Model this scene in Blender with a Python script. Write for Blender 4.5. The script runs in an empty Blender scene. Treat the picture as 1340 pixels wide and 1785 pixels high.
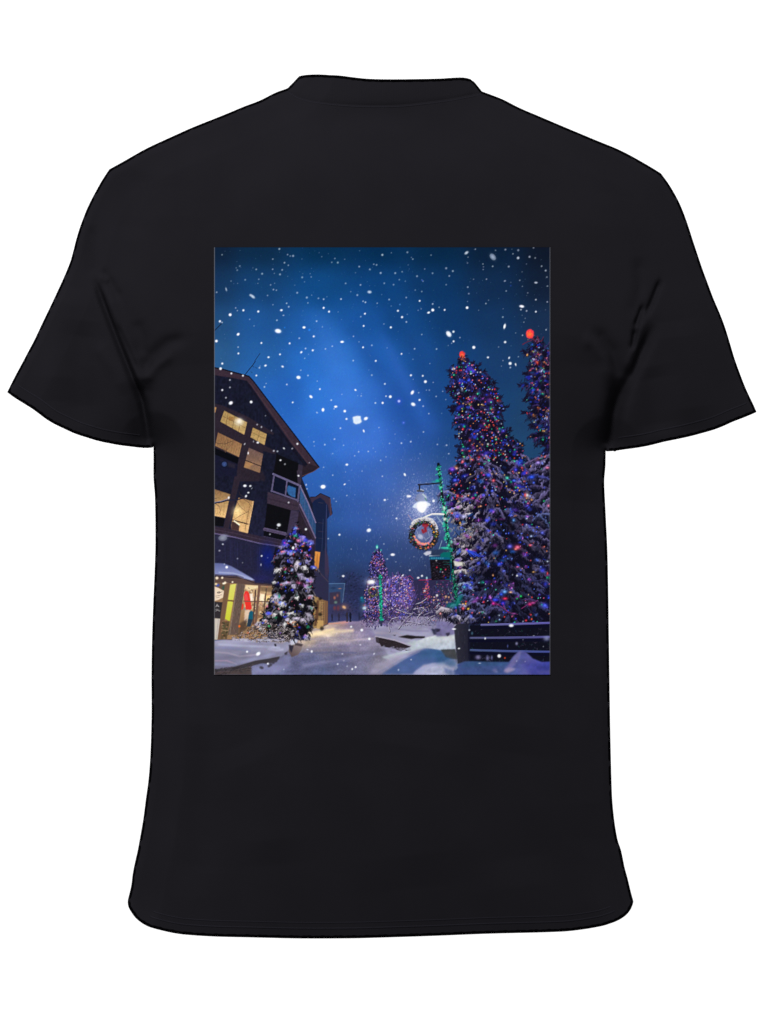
# A black T-shirt seen from behind, carrying a printed winter street picture,
# hanging as if worn (no body) in front of a plain white studio backdrop.
import bpy
import math
import numpy as np

# ---------------------------------------------------------------------------
# THE PRINTED PICTURE.  The shirt carries a flat printed picture; its ink is
# drawn here with small vector primitives onto a grid of ink cells (one cell
# per printed dot), in the coordinates of the print itself (OX, OY = corner).
# ---------------------------------------------------------------------------
OX, OY, PW, PH = 373.0, 431.0, 587, 746
img = np.zeros((PH, PW, 3))
ids = np.zeros((PH, PW), int)
rng = np.random.default_rng(11)
CUR = 0
MOTIF = ['printed_sky']


PART_LABEL = {}


def motif(name, label=None):
    global CUR
    MOTIF.append(name)
    if label:
        PART_LABEL[len(MOTIF) - 1] = label
    CUR = len(MOTIF) - 1


def C(*c):
    return np.array(c, float)


def put(x0, y0, m, col, a=1.0, mark=True, add=False):
    """composite mask m (h,w) with its corner at cell x0,y0"""
    h, w = m.shape
    xa, ya, xb, yb = max(x0, 0), max(y0, 0), min(x0 + w, PW), min(y0 + h, PH)
    if xa >= xb or ya >= yb:
        return
    mm = m[ya - y0:yb - y0, xa - x0:xb - x0]
    k = np.clip(mm * a, 0, 1)[..., None]
    if callable(col):
        yy, xx = np.mgrid[ya:yb, xa:xb]
        col = col(xx + OX, yy + OY)
    elif getattr(col, 'ndim', 1) == 3:
        col = col[ya - y0:yb - y0, xa - x0:xb - x0]
    s = img[ya:yb, xa:xb]
    if add:
        s += k * col
    else:
        s *= 1 - k
        s += k * col
    if mark:
        ids[ya:yb, xa:xb][mm * a > 0.5] = CUR


def box(xs, ys, pad=2):
    return (int(math.floor(min(xs) - OX - pad)), int(math.floor(min(ys) - OY - pad)),
            int(math.ceil(max(xs) - OX + pad)) + 1, int(math.ceil(max(ys) - OY + pad)) + 1)


def blur(m, s):
    if s <= 0:
        return m
    r = max(1, int(3 * s + .5))
    k = np.exp(-.5 * (np.arange(-r, r + 1) / s) ** 2)
    k /= k.sum()
    p = np.pad(m, ((r, r), (r, r)) + ((0, 0),) * (m.ndim - 2), mode='edge')
    t = sum(k[i] * p[i:i + m.shape[0]] for i in range(2 * r + 1))
    return sum(k[i] * t[:, i:i + m.shape[1]] for i in range(2 * r + 1))


def poly_mask(pts, soft=0.0):
    pts = np.array(pts, float)
    x0, y0, x1, y1 = box(pts[:, 0], pts[:, 1], 2 + 3 * soft)
    x0, y0, x1, y1 = max(x0, -40), max(y0, -40), min(x1, PW + 40), min(y1, PH + 40)
    w, h = max(x1 - x0, 1), max(y1 - y0, 1)
    ss = 4 if w * h < 20000 else 2
    xs = OX + x0 - .5 + (np.arange(w * ss) + .5) / ss
    ys = OY + y0 - .5 + (np.arange(h * ss) + .5) / ss
    ins = np.zeros((h * ss, w * ss), bool)
    n = len(pts)
    for i in range(n):
        (xa, ya), (xb, yb) = pts[i], pts[(i + 1) % n]
        if ya == yb:
            continue
        c = (ys > min(ya, yb)) & (ys <= max(ya, yb))
        xi = xa + (ys - ya) * (xb - xa) / (yb - ya)
        ins[c] ^= xs[None, :] < xi[c][:, None]
    m = ins.reshape(h, ss, w, ss).mean((1, 3))
    return x0, y0, blur(m, soft)


def poly(pts, col, a=1.0, soft=0.35, mark=True):
    x0, y0, m = poly_mask(pts, soft)
    put(x0, y0, m, col, a, mark)


def stroke(pts, w0, col, w1=None, a=1.0, soft=.6, mark=True):
    pts = np.array(pts, float)
    w1 = w0 if w1 is None else w1
    x0, y0, x1, y1 = box(pts[:, 0], pts[:, 1], 1 + max(w0, w1))
    if x1 < 0 or y1 < 0 or x0 > PW or y0 > PH:
        return
    yy, xx = np.mgrid[y0:y1, x0:x1]
    xx = xx + OX
    yy = yy + OY
    best = np.full(xx.shape, -9.)
    n = len(pts) - 1
    for i in range(n):
        a0, b0 = pts[i], pts[i + 1]
        d = b0 - a0
        L = max(d @ d, 1e-9)
        t = np.clip(((xx - a0[0]) * d[0] + (yy - a0[1]) * d[1]) / L, 0, 1)
        dist = np.hypot(xx - a0[0] - t * d[0], yy - a0[1] - t * d[1])
        ww = w0 + (w1 - w0) * (i + t) / n
        best = np.maximum(best, (ww / 2 - dist) / soft + .5)
    put(x0, y0, np.clip(best, 0, 1), col, a, mark)


def blob(x, y, rx, ry=None, col=(255, 255, 255), a=1.0, ang=0., hard=.5, mark=False, add=False):
    """soft ellipse; hard=0 gaussian glow, hard=1 crisp disc"""
    ry = rx if ry is None else ry
    R = max(rx, ry) * (1 + 1.6 * (1 - hard)) + 1
    x0, y0, x1, y1 = box([x - R, x + R], [y - R, y + R], 1)
    if x1 < 0 or y1 < 0 or x0 > PW or y0 > PH:
        return
    yy, xx = np.mgrid[y0:y1, x0:x1]
    c, s = math.cos(math.radians(ang)), math.sin(math.radians(ang))
    dx, dy = xx + OX - x, yy + OY - y
    u, v = (dx * c + dy * s) / rx, (-dx * s + dy * c) / ry
    r = np.hypot(u, v)
    g = np.exp(-1.2 * r * r)
    e = np.clip((1 - r) * min(rx, ry) / .9 + .5, 0, 1)
    put(x0, y0, g * (1 - hard) + e * hard, np.array(col, float), a, mark, add)


def noise(h, w, cell, seed, stretch=(1, 1)):
    r = np.random.default_rng(seed)
    gh, gw = int(h / (cell * stretch[1])) + 3, int(w / (cell * stretch[0])) + 3
    g = r.random((gh, gw))
    y = np.arange(h) / (cell * stretch[1])
    x = np.arange(w) / (cell * stretch[0])
    iy, ix = y.astype(int), x.astype(int)
    fy, fx = y - iy, x - ix
    fy, fx = fy * fy * (3 - 2 * fy), fx * fx * (3 - 2 * fx)
    A = g[iy][:, ix] * (1 - fx) + g[iy][:, ix + 1] * fx
    B = g[iy + 1][:, ix] * (1 - fx) + g[iy + 1][:, ix + 1] * fx
    return A * (1 - fy)[:, None] + B * fy[:, None]


def Z(ox, oy, sc, *pts):
    return [(ox + x / sc, oy + y / sc) for x, y in pts]


R1 = lambda *p: Z(373, 630, 6.7, *p)
R2 = lambda *p: Z(373, 820, 6.7, *p)
R3 = lambda *p: Z(373, 980, 6.7, *p)
R4 = lambda *p: Z(560, 930, 6.7, *p)
R5 = lambda *p: Z(560, 980, 6.7, *p)
R6 = lambda *p: Z(690, 790, 8.933, *p)
R7 = lambda *p: Z(690, 910, 8.933, *p)
R8 = lambda *p: Z(760, 980, 6.7, *p)
T1 = lambda *p: Z(760, 570, 6.7, *p)
T2 = lambda *p: Z(760, 760, 6.7, *p)

# ------------------------------------------------------------------ night sky
SKY = [
    (373, 431, 11, 34, 62), (450, 431, 8, 44, 78), (560, 431, 3, 50, 92), (660, 431, 2, 48, 92), (760, 431, 4, 44, 82),
    (860, 431, 8, 35, 66), (958, 431, 12, 24, 44), (373, 500, 18, 56, 98), (450, 500, 16, 66, 118), (560, 500, 12, 76, 140),
    (660, 500, 10, 70, 134), (760, 500, 10, 58, 110), (860, 500, 15, 48, 88), (958, 500, 16, 34, 60),
    (373, 560, 30, 80, 130), (450, 560, 27, 88, 156), (540, 570, 28, 98, 178), (640, 560, 22, 88, 166), (700, 560, 16, 76, 142),
    (780, 560, 14, 64, 120), (860, 560, 18, 58, 104), (958, 560, 24, 52, 88), (373, 620, 40, 96, 146), (450, 620, 35, 102, 172),
    (540, 630, 36, 114, 202), (600, 640, 42, 122, 212), (660, 625, 30, 100, 184), (720, 620, 24, 86, 158), (800, 640, 20, 70, 126),
    (870, 640, 24, 66, 114), (958, 640, 28, 62, 102), (500, 690, 36, 106, 192), (560, 700, 44, 122, 212), (610, 700, 52, 130, 222),
    (650, 690, 46, 114, 204), (680, 705, 36, 96, 178), (705, 720, 34, 90, 168), (730, 700, 28, 84, 156), (790, 700, 24, 74, 134),
    (870, 700, 26, 72, 118), (930, 720, 32, 74, 114), (560, 760, 44, 112, 200), (610, 760, 54, 122, 216), (650, 760, 56, 120, 212),
    (690, 760, 46, 100, 184), (730, 760, 38, 88, 160), (780, 770, 32, 80, 140), (900, 780, 32, 76, 114), (570, 830, 44, 104, 184),
    (620, 830, 52, 108, 192), (670, 830, 54, 104, 182), (720, 830, 50, 94, 162), (770, 830, 42, 86, 142), (580, 900, 44, 92, 160),
    (630, 900, 50, 94, 166), (680, 900, 56, 92, 156), (720, 900, 66, 98, 156), (780, 900, 54, 84, 134), (580, 960, 40, 78, 134),
    (640, 960, 44, 78, 136), (700, 960, 46, 76, 128), (760, 960, 44, 68, 112), (590, 1010, 40, 66, 108), (640, 1010, 44, 66, 110),
    (700, 1010, 46, 64, 104), (760, 1010, 42, 58, 94), (600, 1070, 62, 72, 116), (700, 1070, 60, 62, 100), (958, 1000, 30, 40, 80)]
yy, xx = np.mgrid[0:PH, 0:PW]
xx = xx + OX
yy = yy + OY
num = np.zeros((PH, PW, 3))
den = np.zeros((PH, PW))
for (sx, sy, r_, g_, b_) in SKY:
    w = 1 / (((xx - sx) ** 2 + (yy - sy) ** 2) / 3600 + .10) ** 2.2
    num += w[..., None] * C(r_, g_, b_)
    den += w
img[:] = blur(num / den[..., None], 9)


def band(p, q, wid, col, a):
    """a soft slanting streak of cloud"""
    p, q = C(*p), C(*q)
    d = (q - p) / np.linalg.norm(q - p)
    L = np.linalg.norm(q - p)
    t = (xx - p[0]) * d[0] + (yy - p[1]) * d[1]
    s = -(xx - p[0]) * d[1] + (yy - p[1]) * d[0]
    k = np.exp(-.5 * (s / (wid * (.55 + .6 * np.clip(t / L, 0, 1)))) ** 2) * np.clip(t / L * 3 + .4, 0, 1) * np.clip((1.25 - t / L) * 2, 0, 1)
    k = np.clip(k * a, 0, 1)[..., None]
    img[:] = img * (1 - k) + C(*col) * k


band((556, 560), (640, 770), 30, (62, 132, 226), .45)
band((618, 585), (732, 745), 17, (28, 80, 154), .42)
band((668, 590), (752, 750), 11, (46, 106, 196), .50)
band((700, 560), (790, 740), 16, (22, 72, 136), .35)
band((610, 700), (690, 900), 34, (66, 122, 208), .25)
cl = noise(PH, PW, 60, 5) * .6 + noise(PH, PW, 24, 6) * .4 - .5
img *= 1 + .10 * cl[..., None]
img *= C(.97, .905, .955)
img *= (1 - np.clip((720 - yy) / 290, 0, 1)[..., None] * C(.06, .09, .15))
img[:] = img * .98 + img.mean(2, keepdims=True) * .02
# fine falling snow, more of it in the light of the lamp
for i in range(1500):
    x, y = rng.uniform(560, 790), rng.uniform(760, 1060)
    d = math.hypot(x - 734, (y - 890) * .8)
    k = .15 + .6 * math.exp(-(d / 50) ** 2)
    L = rng.uniform(1, 4.5)
    stroke([(x, y), (x + rng.normal(0, .5), y + L)], rng.uniform(.5, 1.0), C(150, 165, 215), a=k * rng.uniform(.3, 1), mark=False)
for i in range(1300):
    r = abs(rng.normal(0, 34)) + 6
    t = rng.uniform(0, 6.28)
    x, y = 735 + r * math.cos(t) * .95, 890 + r * math.sin(t) * 1.05
    blob(x, y, rng.uniform(.5, 1.1), col=(225, 228, 248), a=rng.uniform(.2, .8) * math.exp(-((r - 6) / 46) ** 2), hard=.3)
for i in range(420):
    blob(rng.uniform(373, 958), rng.uniform(431, 900), rng.uniform(.5, .8), col=(170, 195, 230), a=rng.uniform(.08, .3), hard=.3)
blob(735, 885, 62, 70, col=(128, 140, 196), a=.34, hard=0)
blob(735, 888, 34, 38, col=(150, 160, 210), a=.25, hard=0)

# ------------------------------------------------- far street, trees and town
motif('printed_far_tree')
for (x, y, rx, ry, c, a) in [(612, 1035, 24, 34, (40, 46, 80), .75), (607, 1020, 16, 26, (34, 42, 72), .6), (628, 1045, 14, 34, (36, 42, 76), .7),
                             (590, 1062, 16, 14, (48, 44, 66), .6), (600, 1066, 30, 9, (52, 50, 82), .6)]:
    blob(x, y, rx, ry, col=c, a=a, hard=.15, mark=False)
for i in range(420):
    x, y = rng.normal(613, 13), rng.uniform(998, 1075)
    if x < 578:
        continue
    blob(x, y, rng.uniform(.8, 2.2), rng.uniform(.7, 1.6), col=C(44, 50, 92) * rng.uniform(.5, 1.35), a=.5, hard=.4, mark=abs(x - 613) < 22)
motif('printed_far_building')
poly([(720, 1011), (760, 1009), (800, 1010), (800, 1086), (716, 1086)], C(46, 42, 76), .92, .6)
poly([(707, 1010), (714, 1003.5), (721, 1010), (722, 1040), (706, 1040)], C(42, 42, 80), .8, .6)
for i in range(500):
    x, y = rng.uniform(712, 800), rng.uniform(1012, 1085)
    stroke([(x, y), (x + rng.normal(0, 1.2), y + rng.uniform(1.5, 6))], rng.uniform(.6, 1.2), C(66, 54, 92) * rng.uniform(.5, 1.35), a=.5, mark=False)
stroke(R4((975, 535), (1000, 505), (1035, 493), (1070, 528)), 1.1, C(150, 36, 84), a=.8)
stroke(R4((1140, 545), (1280, 537)), 1.0, C(180, 40, 90), a=.8)
stroke([(768, 1012), (800, 1013)], .8, C(120, 36, 80), a=.4)
for i in range(90):      # red lit little tree and the lit ones behind the sign
    y = rng.uniform(1008, 1046)
    blob(744 + rng.normal(0, 1 + (y - 1008) * .1), y, rng.uniform(.7, 1.3), col=[(214, 84, 96), (190, 70, 110), (90, 60, 160), (230, 130, 110)][rng.integers(4)], a=.75, hard=.4)
blob(743.6, 1007.5, 1.6, 2.2, col=(170, 225, 225), a=.9)
for i in range(170):
    x = rng.choice([762, 768, 771, 779, 787]) + rng.normal(0, 2.6)
    y = rng.uniform(1014, 1078)
    blob(x, y, rng.uniform(.6, 1.2), col=[(120, 90, 180), (200, 90, 140), (80, 80, 190), (210, 140, 110), (60, 140, 140)][rng.integers(5)], a=.55, hard=.4)
for (x, y, r, c) in [(761.5, 1038, 2.2, (250, 245, 235)), (756, 1046, 1.7, (230, 160, 130)), (757, 1041, 1.2, (220, 200, 200)), (777, 1040, 2.2, (228, 175, 130)),
                     (782, 1041, 1.7, (220, 165, 120)), (765, 1052, 1.3, (90, 190, 170)), (763, 1046, 1.2, (240, 215, 205)), (779, 1050, 2, (200, 160, 130)), (740, 1030, 1.8, (210, 225, 240))]:
    blob(x, y, r, col=c, a=.9, hard=.3)
stroke([(768, 1022), (769, 1080)], 2.0, C(44, 38, 50), a=.8, mark=False)
stroke([(781, 1026), (792, 1050)], 1.0, C(130, 130, 150), a=.7, mark=False)
motif('printed_far_house')
poly([(571, 1017), (601, 1016.5), (598, 1050), (588, 1052), (570, 1046)], C(50, 74, 112), .75, .8)
poly([(574, 1033), (593, 1031), (593, 1052), (574, 1054)], C(56, 48, 70), .9, .8)
stroke([(571, 1017.5), (601, 1017)], 1.4, C(84, 118, 160), a=.8)
stroke([(600.5, 1018), (597, 1050)], 1.5, C(92, 112, 146), a=.7)
for (x, y, rx, ry, c) in [(592, 1026, 3, 1, (190, 130, 110)), (583, 1042, 2.2, 3, (206, 120, 90)), (585, 1050, 3, 2.5, (120, 160, 140)), (588, 1038, 2, 3, (150, 90, 80)), (581, 1025, 5, 2, (30, 46, 80)), (589, 1060, 3, 5, (110, 52, 62)), (583, 1060, 2.5, 4, (130, 60, 60))]:
    blob(x, y, rx, ry, col=c, a=.7, hard=.2)

# ------------------------------------------------------------------ the ground
motif('printed_snowy_street')


def ground(x, y):
    pts = [(560, 1092, 222, 196, 160), (585, 1090, 176, 150, 148), (575, 1102, 226, 206, 180), (620, 1092, 126, 114, 146), (650, 1100, 132, 122, 164),
           (600, 1112, 172, 158, 172), (640, 1120, 150, 140, 172), (560, 1125, 146, 136, 160), (600, 1130, 134, 126, 158), (545, 1150, 108, 112, 158),
           (590, 1152, 104, 108, 154), (640, 1146, 126, 124, 162), (560, 1174, 98, 108, 156), (610, 1174, 120, 120, 160), (510, 1160, 104, 106, 150),
           (470, 1172, 116, 122, 166), (680, 1092, 132, 122, 160), (700, 1095, 138, 128, 168), (735, 1098, 150, 144, 176), (660, 1150, 150, 144, 170),
           (690, 1142, 150, 150, 178), (610, 1086, 130, 120, 160), (600, 1084, 196, 140, 138), (540, 1115, 196, 172, 150)]
    n = np.zeros(x.shape + (3,))
    d = np.zeros(x.shape)
    for (a, b, r, g, bl) in pts:
        w = 1 / (((x - a) / 1.5) ** 2 + (y - b) ** 2 + 30) ** 1.7
        n += w[..., None] * C(r, g, bl)
        d += w
    return n / d[..., None]


poly([(500, 1090), (571, 1086), (600, 1082.5), (625, 1083), (640, 1078), (700, 1074), (800, 1076), (800, 1178), (373, 1178), (373, 1120)], ground, 1, .7)
gn = noise(PH, PW, 5, 31, (2.2, 1)) * .5 + noise(PH, PW, 2, 32) * .5 - .5
gm = np.clip((yy - 1084) / 6, 0, 1)
img *= (1 - .12 * np.clip((yy - 1112) / 25, 0, 1))[..., None]
img *= 1 + .24 * (gn * gm)[..., None]
img[:] = img * (1 - .12 * gm[..., None]) + img.mean(2, keepdims=True) * .12 * gm[..., None]
stroke([(571, 1088), (588, 1086.5), (606, 1085)], 2.2, C(218, 150, 132), .6, a=.7, mark=False)
for (p, w, c, a) in [([(545, 1098), (580, 1094), (610, 1093)], 3, (150, 136, 150), .5), ([(556, 1106), (590, 1101), (614, 1099)], 5, (250, 226, 190), .7), ([(540, 1108), (580, 1097)], 6, (250, 224, 176), .85),
                     ([(530, 1116), (570, 1112), (610, 1111)], 2.5, (150, 140, 160), .5), ([(560, 1120), (600, 1117), (650, 1113)], 3, (188, 172, 178), .5), ([(535, 1132), (580, 1128), (640, 1125)], 4, (120, 114, 146), .5),
                     ([(520, 1140), (570, 1137), (620, 1138)], 3, (92, 98, 142), .5), ([(530, 1160), (580, 1152), (640, 1142), (700, 1133)], 5, (138, 136, 172), .5)]:
    stroke(p, w, C(*c), a=a, soft=w * .9, mark=False)
for (x, h) in [(578.5, 13), (590, 12), (604.5, 16), (610.2, 15), (626, 11)]:
    pass
for (x, y, h, c) in [(578.5, 1082, 12, (40, 40, 62)), (590.5, 1082, 13, (44, 42, 64)), (604.6, 1084, 17, (48, 42, 52)), (610.4, 1084, 16, (20, 22, 40)), (626, 1080, 12, (36, 42, 70))]:
    motif('printed_walker')
    stroke([(x, y - h + 3.5), (x + .3, y - h * .4)], 4.2, C(*c), 3.2, a=.9)
    stroke([(x, y - h * .45), (x - .8, y)], 2.0, C(*c), 1.3, a=.9)
    stroke([(x, y - h * .45), (x + 1.2, y)], 2.0, C(*c), 1.3, a=.9)
    blob(x, y - h + 1.2, 1.5, 1.7, col=c, a=.9, hard=.7, mark=True)

# ------------------------------------------------------- snow banks at right
motif('printed_snow_bank', 'snow drifts around the planter boxes')
poly([(640, 1086), (660, 1080), (700, 1084), (735, 1090), (770, 1090), (800, 1086), (800, 1178), (700, 1178)], lambda x, y: C(152, 148, 178) + ((y - 1095) * .15)[..., None] * C(.6, .8, .8), 1, 1.5)
poly(R5((845, 800), (930, 745), (1080, 740), (1230, 770), (1300, 850), (1330, 950), (1340, 1010), (1150, 1010), (1000, 1000), (800, 900)), C(158, 156, 184), 1, 1.2)
poly(R5((960, 960), (1060, 915), (1340, 910), (1400, 1000), (1340, 1010), (1250, 1000), (1120, 1020), (900, 1100), (820, 1150), (700, 1110), (930, 1040), (1045, 990)), C(188, 198, 208), .95, 1.4)
poly(R5((1340, 1000), (1500, 1010), (1600, 1100), (1340, 1180), (1190, 1200), (1070, 1310), (680, 1312), (860, 1200), (1050, 1080), (1200, 1015)), lambda x, y: C(66, 90, 142) + ((y - 1150) * .5)[..., None] * C(.5, .3, .1), .95, 1.7)
poly(R5((1200, 1020), (1340, 1010), (1560, 1080), (1600, 1130), (1340, 1120), (1180, 1120), (1090, 1160)), C(52, 100, 140), .45, 4.0)
poly(R5((550, 1312), (640, 1200), (800, 1110), (900, 1080), (1000, 1060), (900, 1150), (780, 1240), (700, 1312)), C(160, 154, 178), .8, 2.5)
poly(R5((1065, 1314), (1110, 1260), (1200, 1220), (1290, 1180), (1380, 1180), (1480, 1230), (1620, 1314)), C(160, 164, 200), .97, 1.5)
poly(R5((1100, 1314), (1200, 1250), (1300, 1210), (1400, 1250), (1480, 1314)), C(182, 184, 210), .6, 2.5)
for (p, w, c, a) in [([(700, 1090), (730, 1086), (752, 1092)], 4, (178, 172, 196), .6), ([(690, 1096), (720, 1100), (746, 1100)], 3, (136, 130, 164), .6), ([(655, 1103), (690, 1104), (715, 1114)], 4, (170, 160, 180), .6),
                     ([(716, 1124), (740, 1118), (770, 1120)], 5, (200, 210, 214), .6), ([(660, 1172), (700, 1150), (730, 1136)], 3, (128, 130, 164), .5)]:
    stroke(p, w, C(*c), a=a, soft=w * .8, mark=False)
motif('printed_planter_box', 'large dark planter box in the snow')
poly(R5((635, 868), (700, 880), (860, 915), (960, 950), (1045, 980), (1035, 992), (985, 1005), (930, 1038), (870, 1020), (800, 1000), (700, 985), (680, 950), (640, 935)), C(44, 37, 42), 1, .5)
stroke(R5((632, 866), (700, 876), (860, 910), (960, 945), (1046, 977)), 2.6, C(176, 168, 190), a=.9, soft=1.2, mark=False)
for i in range(40):
    t = rng.random()
    blob(664 + t * 52, 1125 + t * 6 + abs(rng.normal(0, 4)), rng.uniform(1.5, 4), rng.uniform(.8, 1.6), col=C(150, 146, 174) * rng.uniform(.85, 1.1), a=.6, hard=.2)
poly(R5((635, 872), (670, 878), (672, 935), (640, 932)), C(72, 66, 76), .7, .5)
for i in range(60):
    t = rng.random()
    x, y = 662 + t * 46, 1114 + t * 14 + rng.uniform(-1, 6)
    stroke([(x, y), (x + rng.uniform(1, 4), y + rng.uniform(.3, 1.2))], .8, C(60, 50, 54) * rng.uniform(.5, 1.2), a=.5, mark=False)
motif('printed_planter_box', 'small dark planter box in the snow, farther back')
poly(R5((895, 872), (960, 858), (1000, 850), (1100, 862), (1212, 866), (1205, 888), (1100, 890), (1050, 898), (960, 884)), C(34, 30, 34), 1, .7)
poly(R5((830, 850), (870, 848), (860, 862)), C(50, 44, 54), .9, .6)

# ------------------------------------------------------------------ the houses
motif('printed_gabled_house')
wallc = lambda x, y: C(24, 34, 66) + ((y - 900) / 180)[..., None] * C(26, 14, 6)
poly([(541, 872), (558, 861), (574, 870), (574, 900), (570, 905), (570, 950), (571, 985), (573.5, 995), (572, 1018), (571, 1088), (545, 1096), (530, 1096), (520, 1000), (530, 900)], wallc, 1, .4)
poly([(536, 870), (541, 866.5), (550, 866), (558.5, 859.8), (575, 867), (579.2, 896), (575, 900), (571, 880), (558, 867), (548, 872), (541, 880)], C(56, 44, 62), 1, .4)
stroke([(541, 866.5), (550, 866), (558.5, 860), (574.5, 867.3), (579, 896)], 1.3, C(22, 20, 34))
stroke([(575, 870), (577, 897)], 2.4, C(74, 56, 68))
poly([(550, 872), (558, 868), (566, 873), (566, 960), (550, 960)], C(22, 32, 62), .9, .6)
for (y, a) in [(876, .6), (911, .5), (926, .6), (938, .4)]:
    stroke([(555, y), (563, y + 1)], 1.2, C(60, 56, 74), a=a, mark=False)
stroke([(569, 880), (567.5, 960), (568, 990)], 1.3, C(70, 76, 116), a=.6, mark=False)
stroke([(563, 905), (561, 960)], 1.2, C(54, 66, 106), a=.5, mark=False)
poly([(566, 955), (572, 970), (573.5, 996), (570, 1010), (566, 1000)], C(62, 50, 76), .8, .6)
poly([(569, 1000), (573, 1015), (572, 1088), (560, 1094), (559, 1010)], C(52, 50, 80), .85, .8)
poly([(548.2, 961), (558, 962.5), (554.6, 994.5), (548, 994)], lambda x, y: C(206, 134, 62) + ((y - 978) * .6)[..., None] * C(-1, -1, -.8), 1, .4)
stroke([(553, 966), (551.5, 992)], 1.5, C(150, 92, 44), a=.6, mark=False)
poly([(541, 994), (556, 994), (572, 1010), (572, 1052), (546, 1038)], C(44, 43, 70), 1, .5)
stroke([(541, 994.5), (556, 997.5), (572, 1014)], 1.6, C(70, 60, 78), a=.8, mark=False)
poly([(545, 1037), (564, 1046), (571.5, 1048), (571, 1088), (545, 1096)], lambda x, y: C(150, 118, 78) + ((x - 556) * 2)[..., None] * C(-1, -1.1, -.5), 1, .6)
poly([(552, 1046), (556, 1047), (554, 1090), (547, 1092)], C(92, 62, 48), .9, .6)
for x in (560, 564, 568):
    stroke([(x, 1048), (x - .5, 1086)], 1.5, C(96, 76, 62), a=.6, mark=False)
for i in range(30):
    stroke([(rng.uniform(556, 563), (q := rng.uniform(1050, 1082))), (rng.uniform(558, 565), q)], .9, C(190, 156, 104), a=.35, mark=False)
poly([(552, 1081), (564, 1082), (563, 1096), (552, 1096)], C(196, 158, 98), .9, .6)

motif('printed_chalet')
poly([(373, 642), (431, 656), (555, 814), (526, 833), (545, 880), (548, 950), (546, 1000), (530, 1116), (373, 1116)],
     lambda x, y: C(21, 23, 40) + (np.clip((y - 820) / 200, 0, 1))[..., None] * C(14, 12, 20), 1, .4)
nz = noise(PH, PW, 3, 71, (1, 1.6)) - .5
sel = ids == CUR
img[sel] *= (1 + .35 * nz[sel])[:, None]
# soffit and fascia
poly(R1((0, 75), (100, 95), (405, 175), (470, 250), (700, 555), (930, 850), (1225, 1235), (1180, 1270), (1020, 1345), (1000, 1215), (1060, 1230), (1100, 1210), (900, 960), (640, 590), (430, 280), (380, 225), (200, 190), (0, 160)), C(54, 40, 52), 1, .5)
poly(R1((1030, 1225), (1120, 1200), (1222, 1238), (1180, 1275), (1020, 1345)), C(38, 30, 40), 1, .5)
stroke(R1((0, 72), (100, 92), (405, 173), (460, 232), (700, 548), (930, 845), (1226, 1234)), 2.3, C(14, 13, 24))
stroke(R1((420, 255), (640, 560), (900, 930), (1100, 1195)), 2.0, C(66, 48, 58), a=.7, mark=False)
stroke(R1((400, 270), (620, 600), (880, 960), (1060, 1220)), 3.0, C(20, 17, 30), a=.7, mark=False)
stroke(R1((1226, 1240), (1150, 1290), (1020, 1342)), 1.2, C(92, 66, 74), a=.8, mark=False)
# timber trim
TB = C(41, 33, 44)
poly(R1((0, 490), (110, 518), (400, 650), (700, 835), (690, 860), (620, 830), (590, 985), (720, 1045), (715, 1085), (575, 1045), (530, 1330), (530, 1400), (240, 1400), (290, 1120), (0, 1020)), TB, 1, .6)
poly(R2((255, 0), (330, 0), (250, 330), (165, 700), (105, 690), (185, 330)), TB * 1.05, 1, .5)
poly(R2((300, 0), (560, 0), (600, 90), (590, 130), (320, 60)), TB * .95, .8, 1)
WN = lambda a, b, y0, y1: (lambda x, y: C(*a) + (np.clip((y - y0) / (y1 - y0), 0, 1))[..., None] * (C(*b) - C(*a)))
poly(R1((118, 575), (385, 712), (352, 857), (73, 703)), WN((162, 132, 82), (182, 152, 98), 715, 757), 1, .4)
for (p, q) in [((165, 600), (140, 735)), ((240, 645), (215, 780)), ((310, 680), (285, 820)), ((105, 640), (365, 775))]:
    stroke(R1(p, q), .9, C(96, 70, 44), a=.75, mark=False)
poly(R1((170, 640), (235, 650), (225, 700), (170, 690)), C(140, 96, 50), .7, .6)
poly(R1((0, 530), (28, 538), (12, 600), (0, 600)), C(190, 140, 84), .9, .5)
poly(R1((452, 772), (615, 850), (588, 978), (425, 885)), WN((162, 132, 82), (182, 152, 98), 745, 775), 1, .4)
for (p, q) in [((530, 815), (505, 930)), ((440, 830), (602, 905))]:
    stroke(R1(p, q), .8, C(100, 74, 46), a=.7, mark=False)
poly(R1((45, 830), (325, 965), (290, 1117), (12, 985)), WN((132, 96, 66), (160, 122, 84), 755, 795), 1, .4)
for k in range(10):
    x = 60 + k * 27
    stroke(R1((x, 860 + k * 12), (x - 25, 990 + k * 12)), .7, C(112, 82, 58), a=.5, mark=False)
poly(R1((0, 1005), (288, 1125), (272, 1200), (0, 1085)), C(8, 9, 16), 1, .5)
poly(R1((0, 1085), (272, 1200), (265, 1340), (0, 1340)), C(22, 23, 44), 1, .8)
poly(R1((60, 1140), (250, 1200), (240, 1250), (170, 1230)), C(48, 40, 50), .6, 1)
poly(R1((405, 1008), (572, 1080), (535, 1302), (348, 1236)), WN((104, 80, 76), (138, 106, 80), 782, 822), 1, .4)
poly(R1((370, 1165), (460, 1195), (400, 1250), (350, 1236)), C(178, 132, 84), .7, .8)
stroke(R1((365, 1155), (548, 1225)), 1.6, C(38, 28, 34), a=.95, mark=False)
blob(373 + 120 / 6.7, 630 + 1200 / 6.7, 6.5, col=(14, 18, 36), a=.9, hard=.7)
blob(373 + 120 / 6.7, 630 + 1200 / 6.7, 4.3, col=(62, 84, 138), a=.9, hard=.6)
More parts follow.
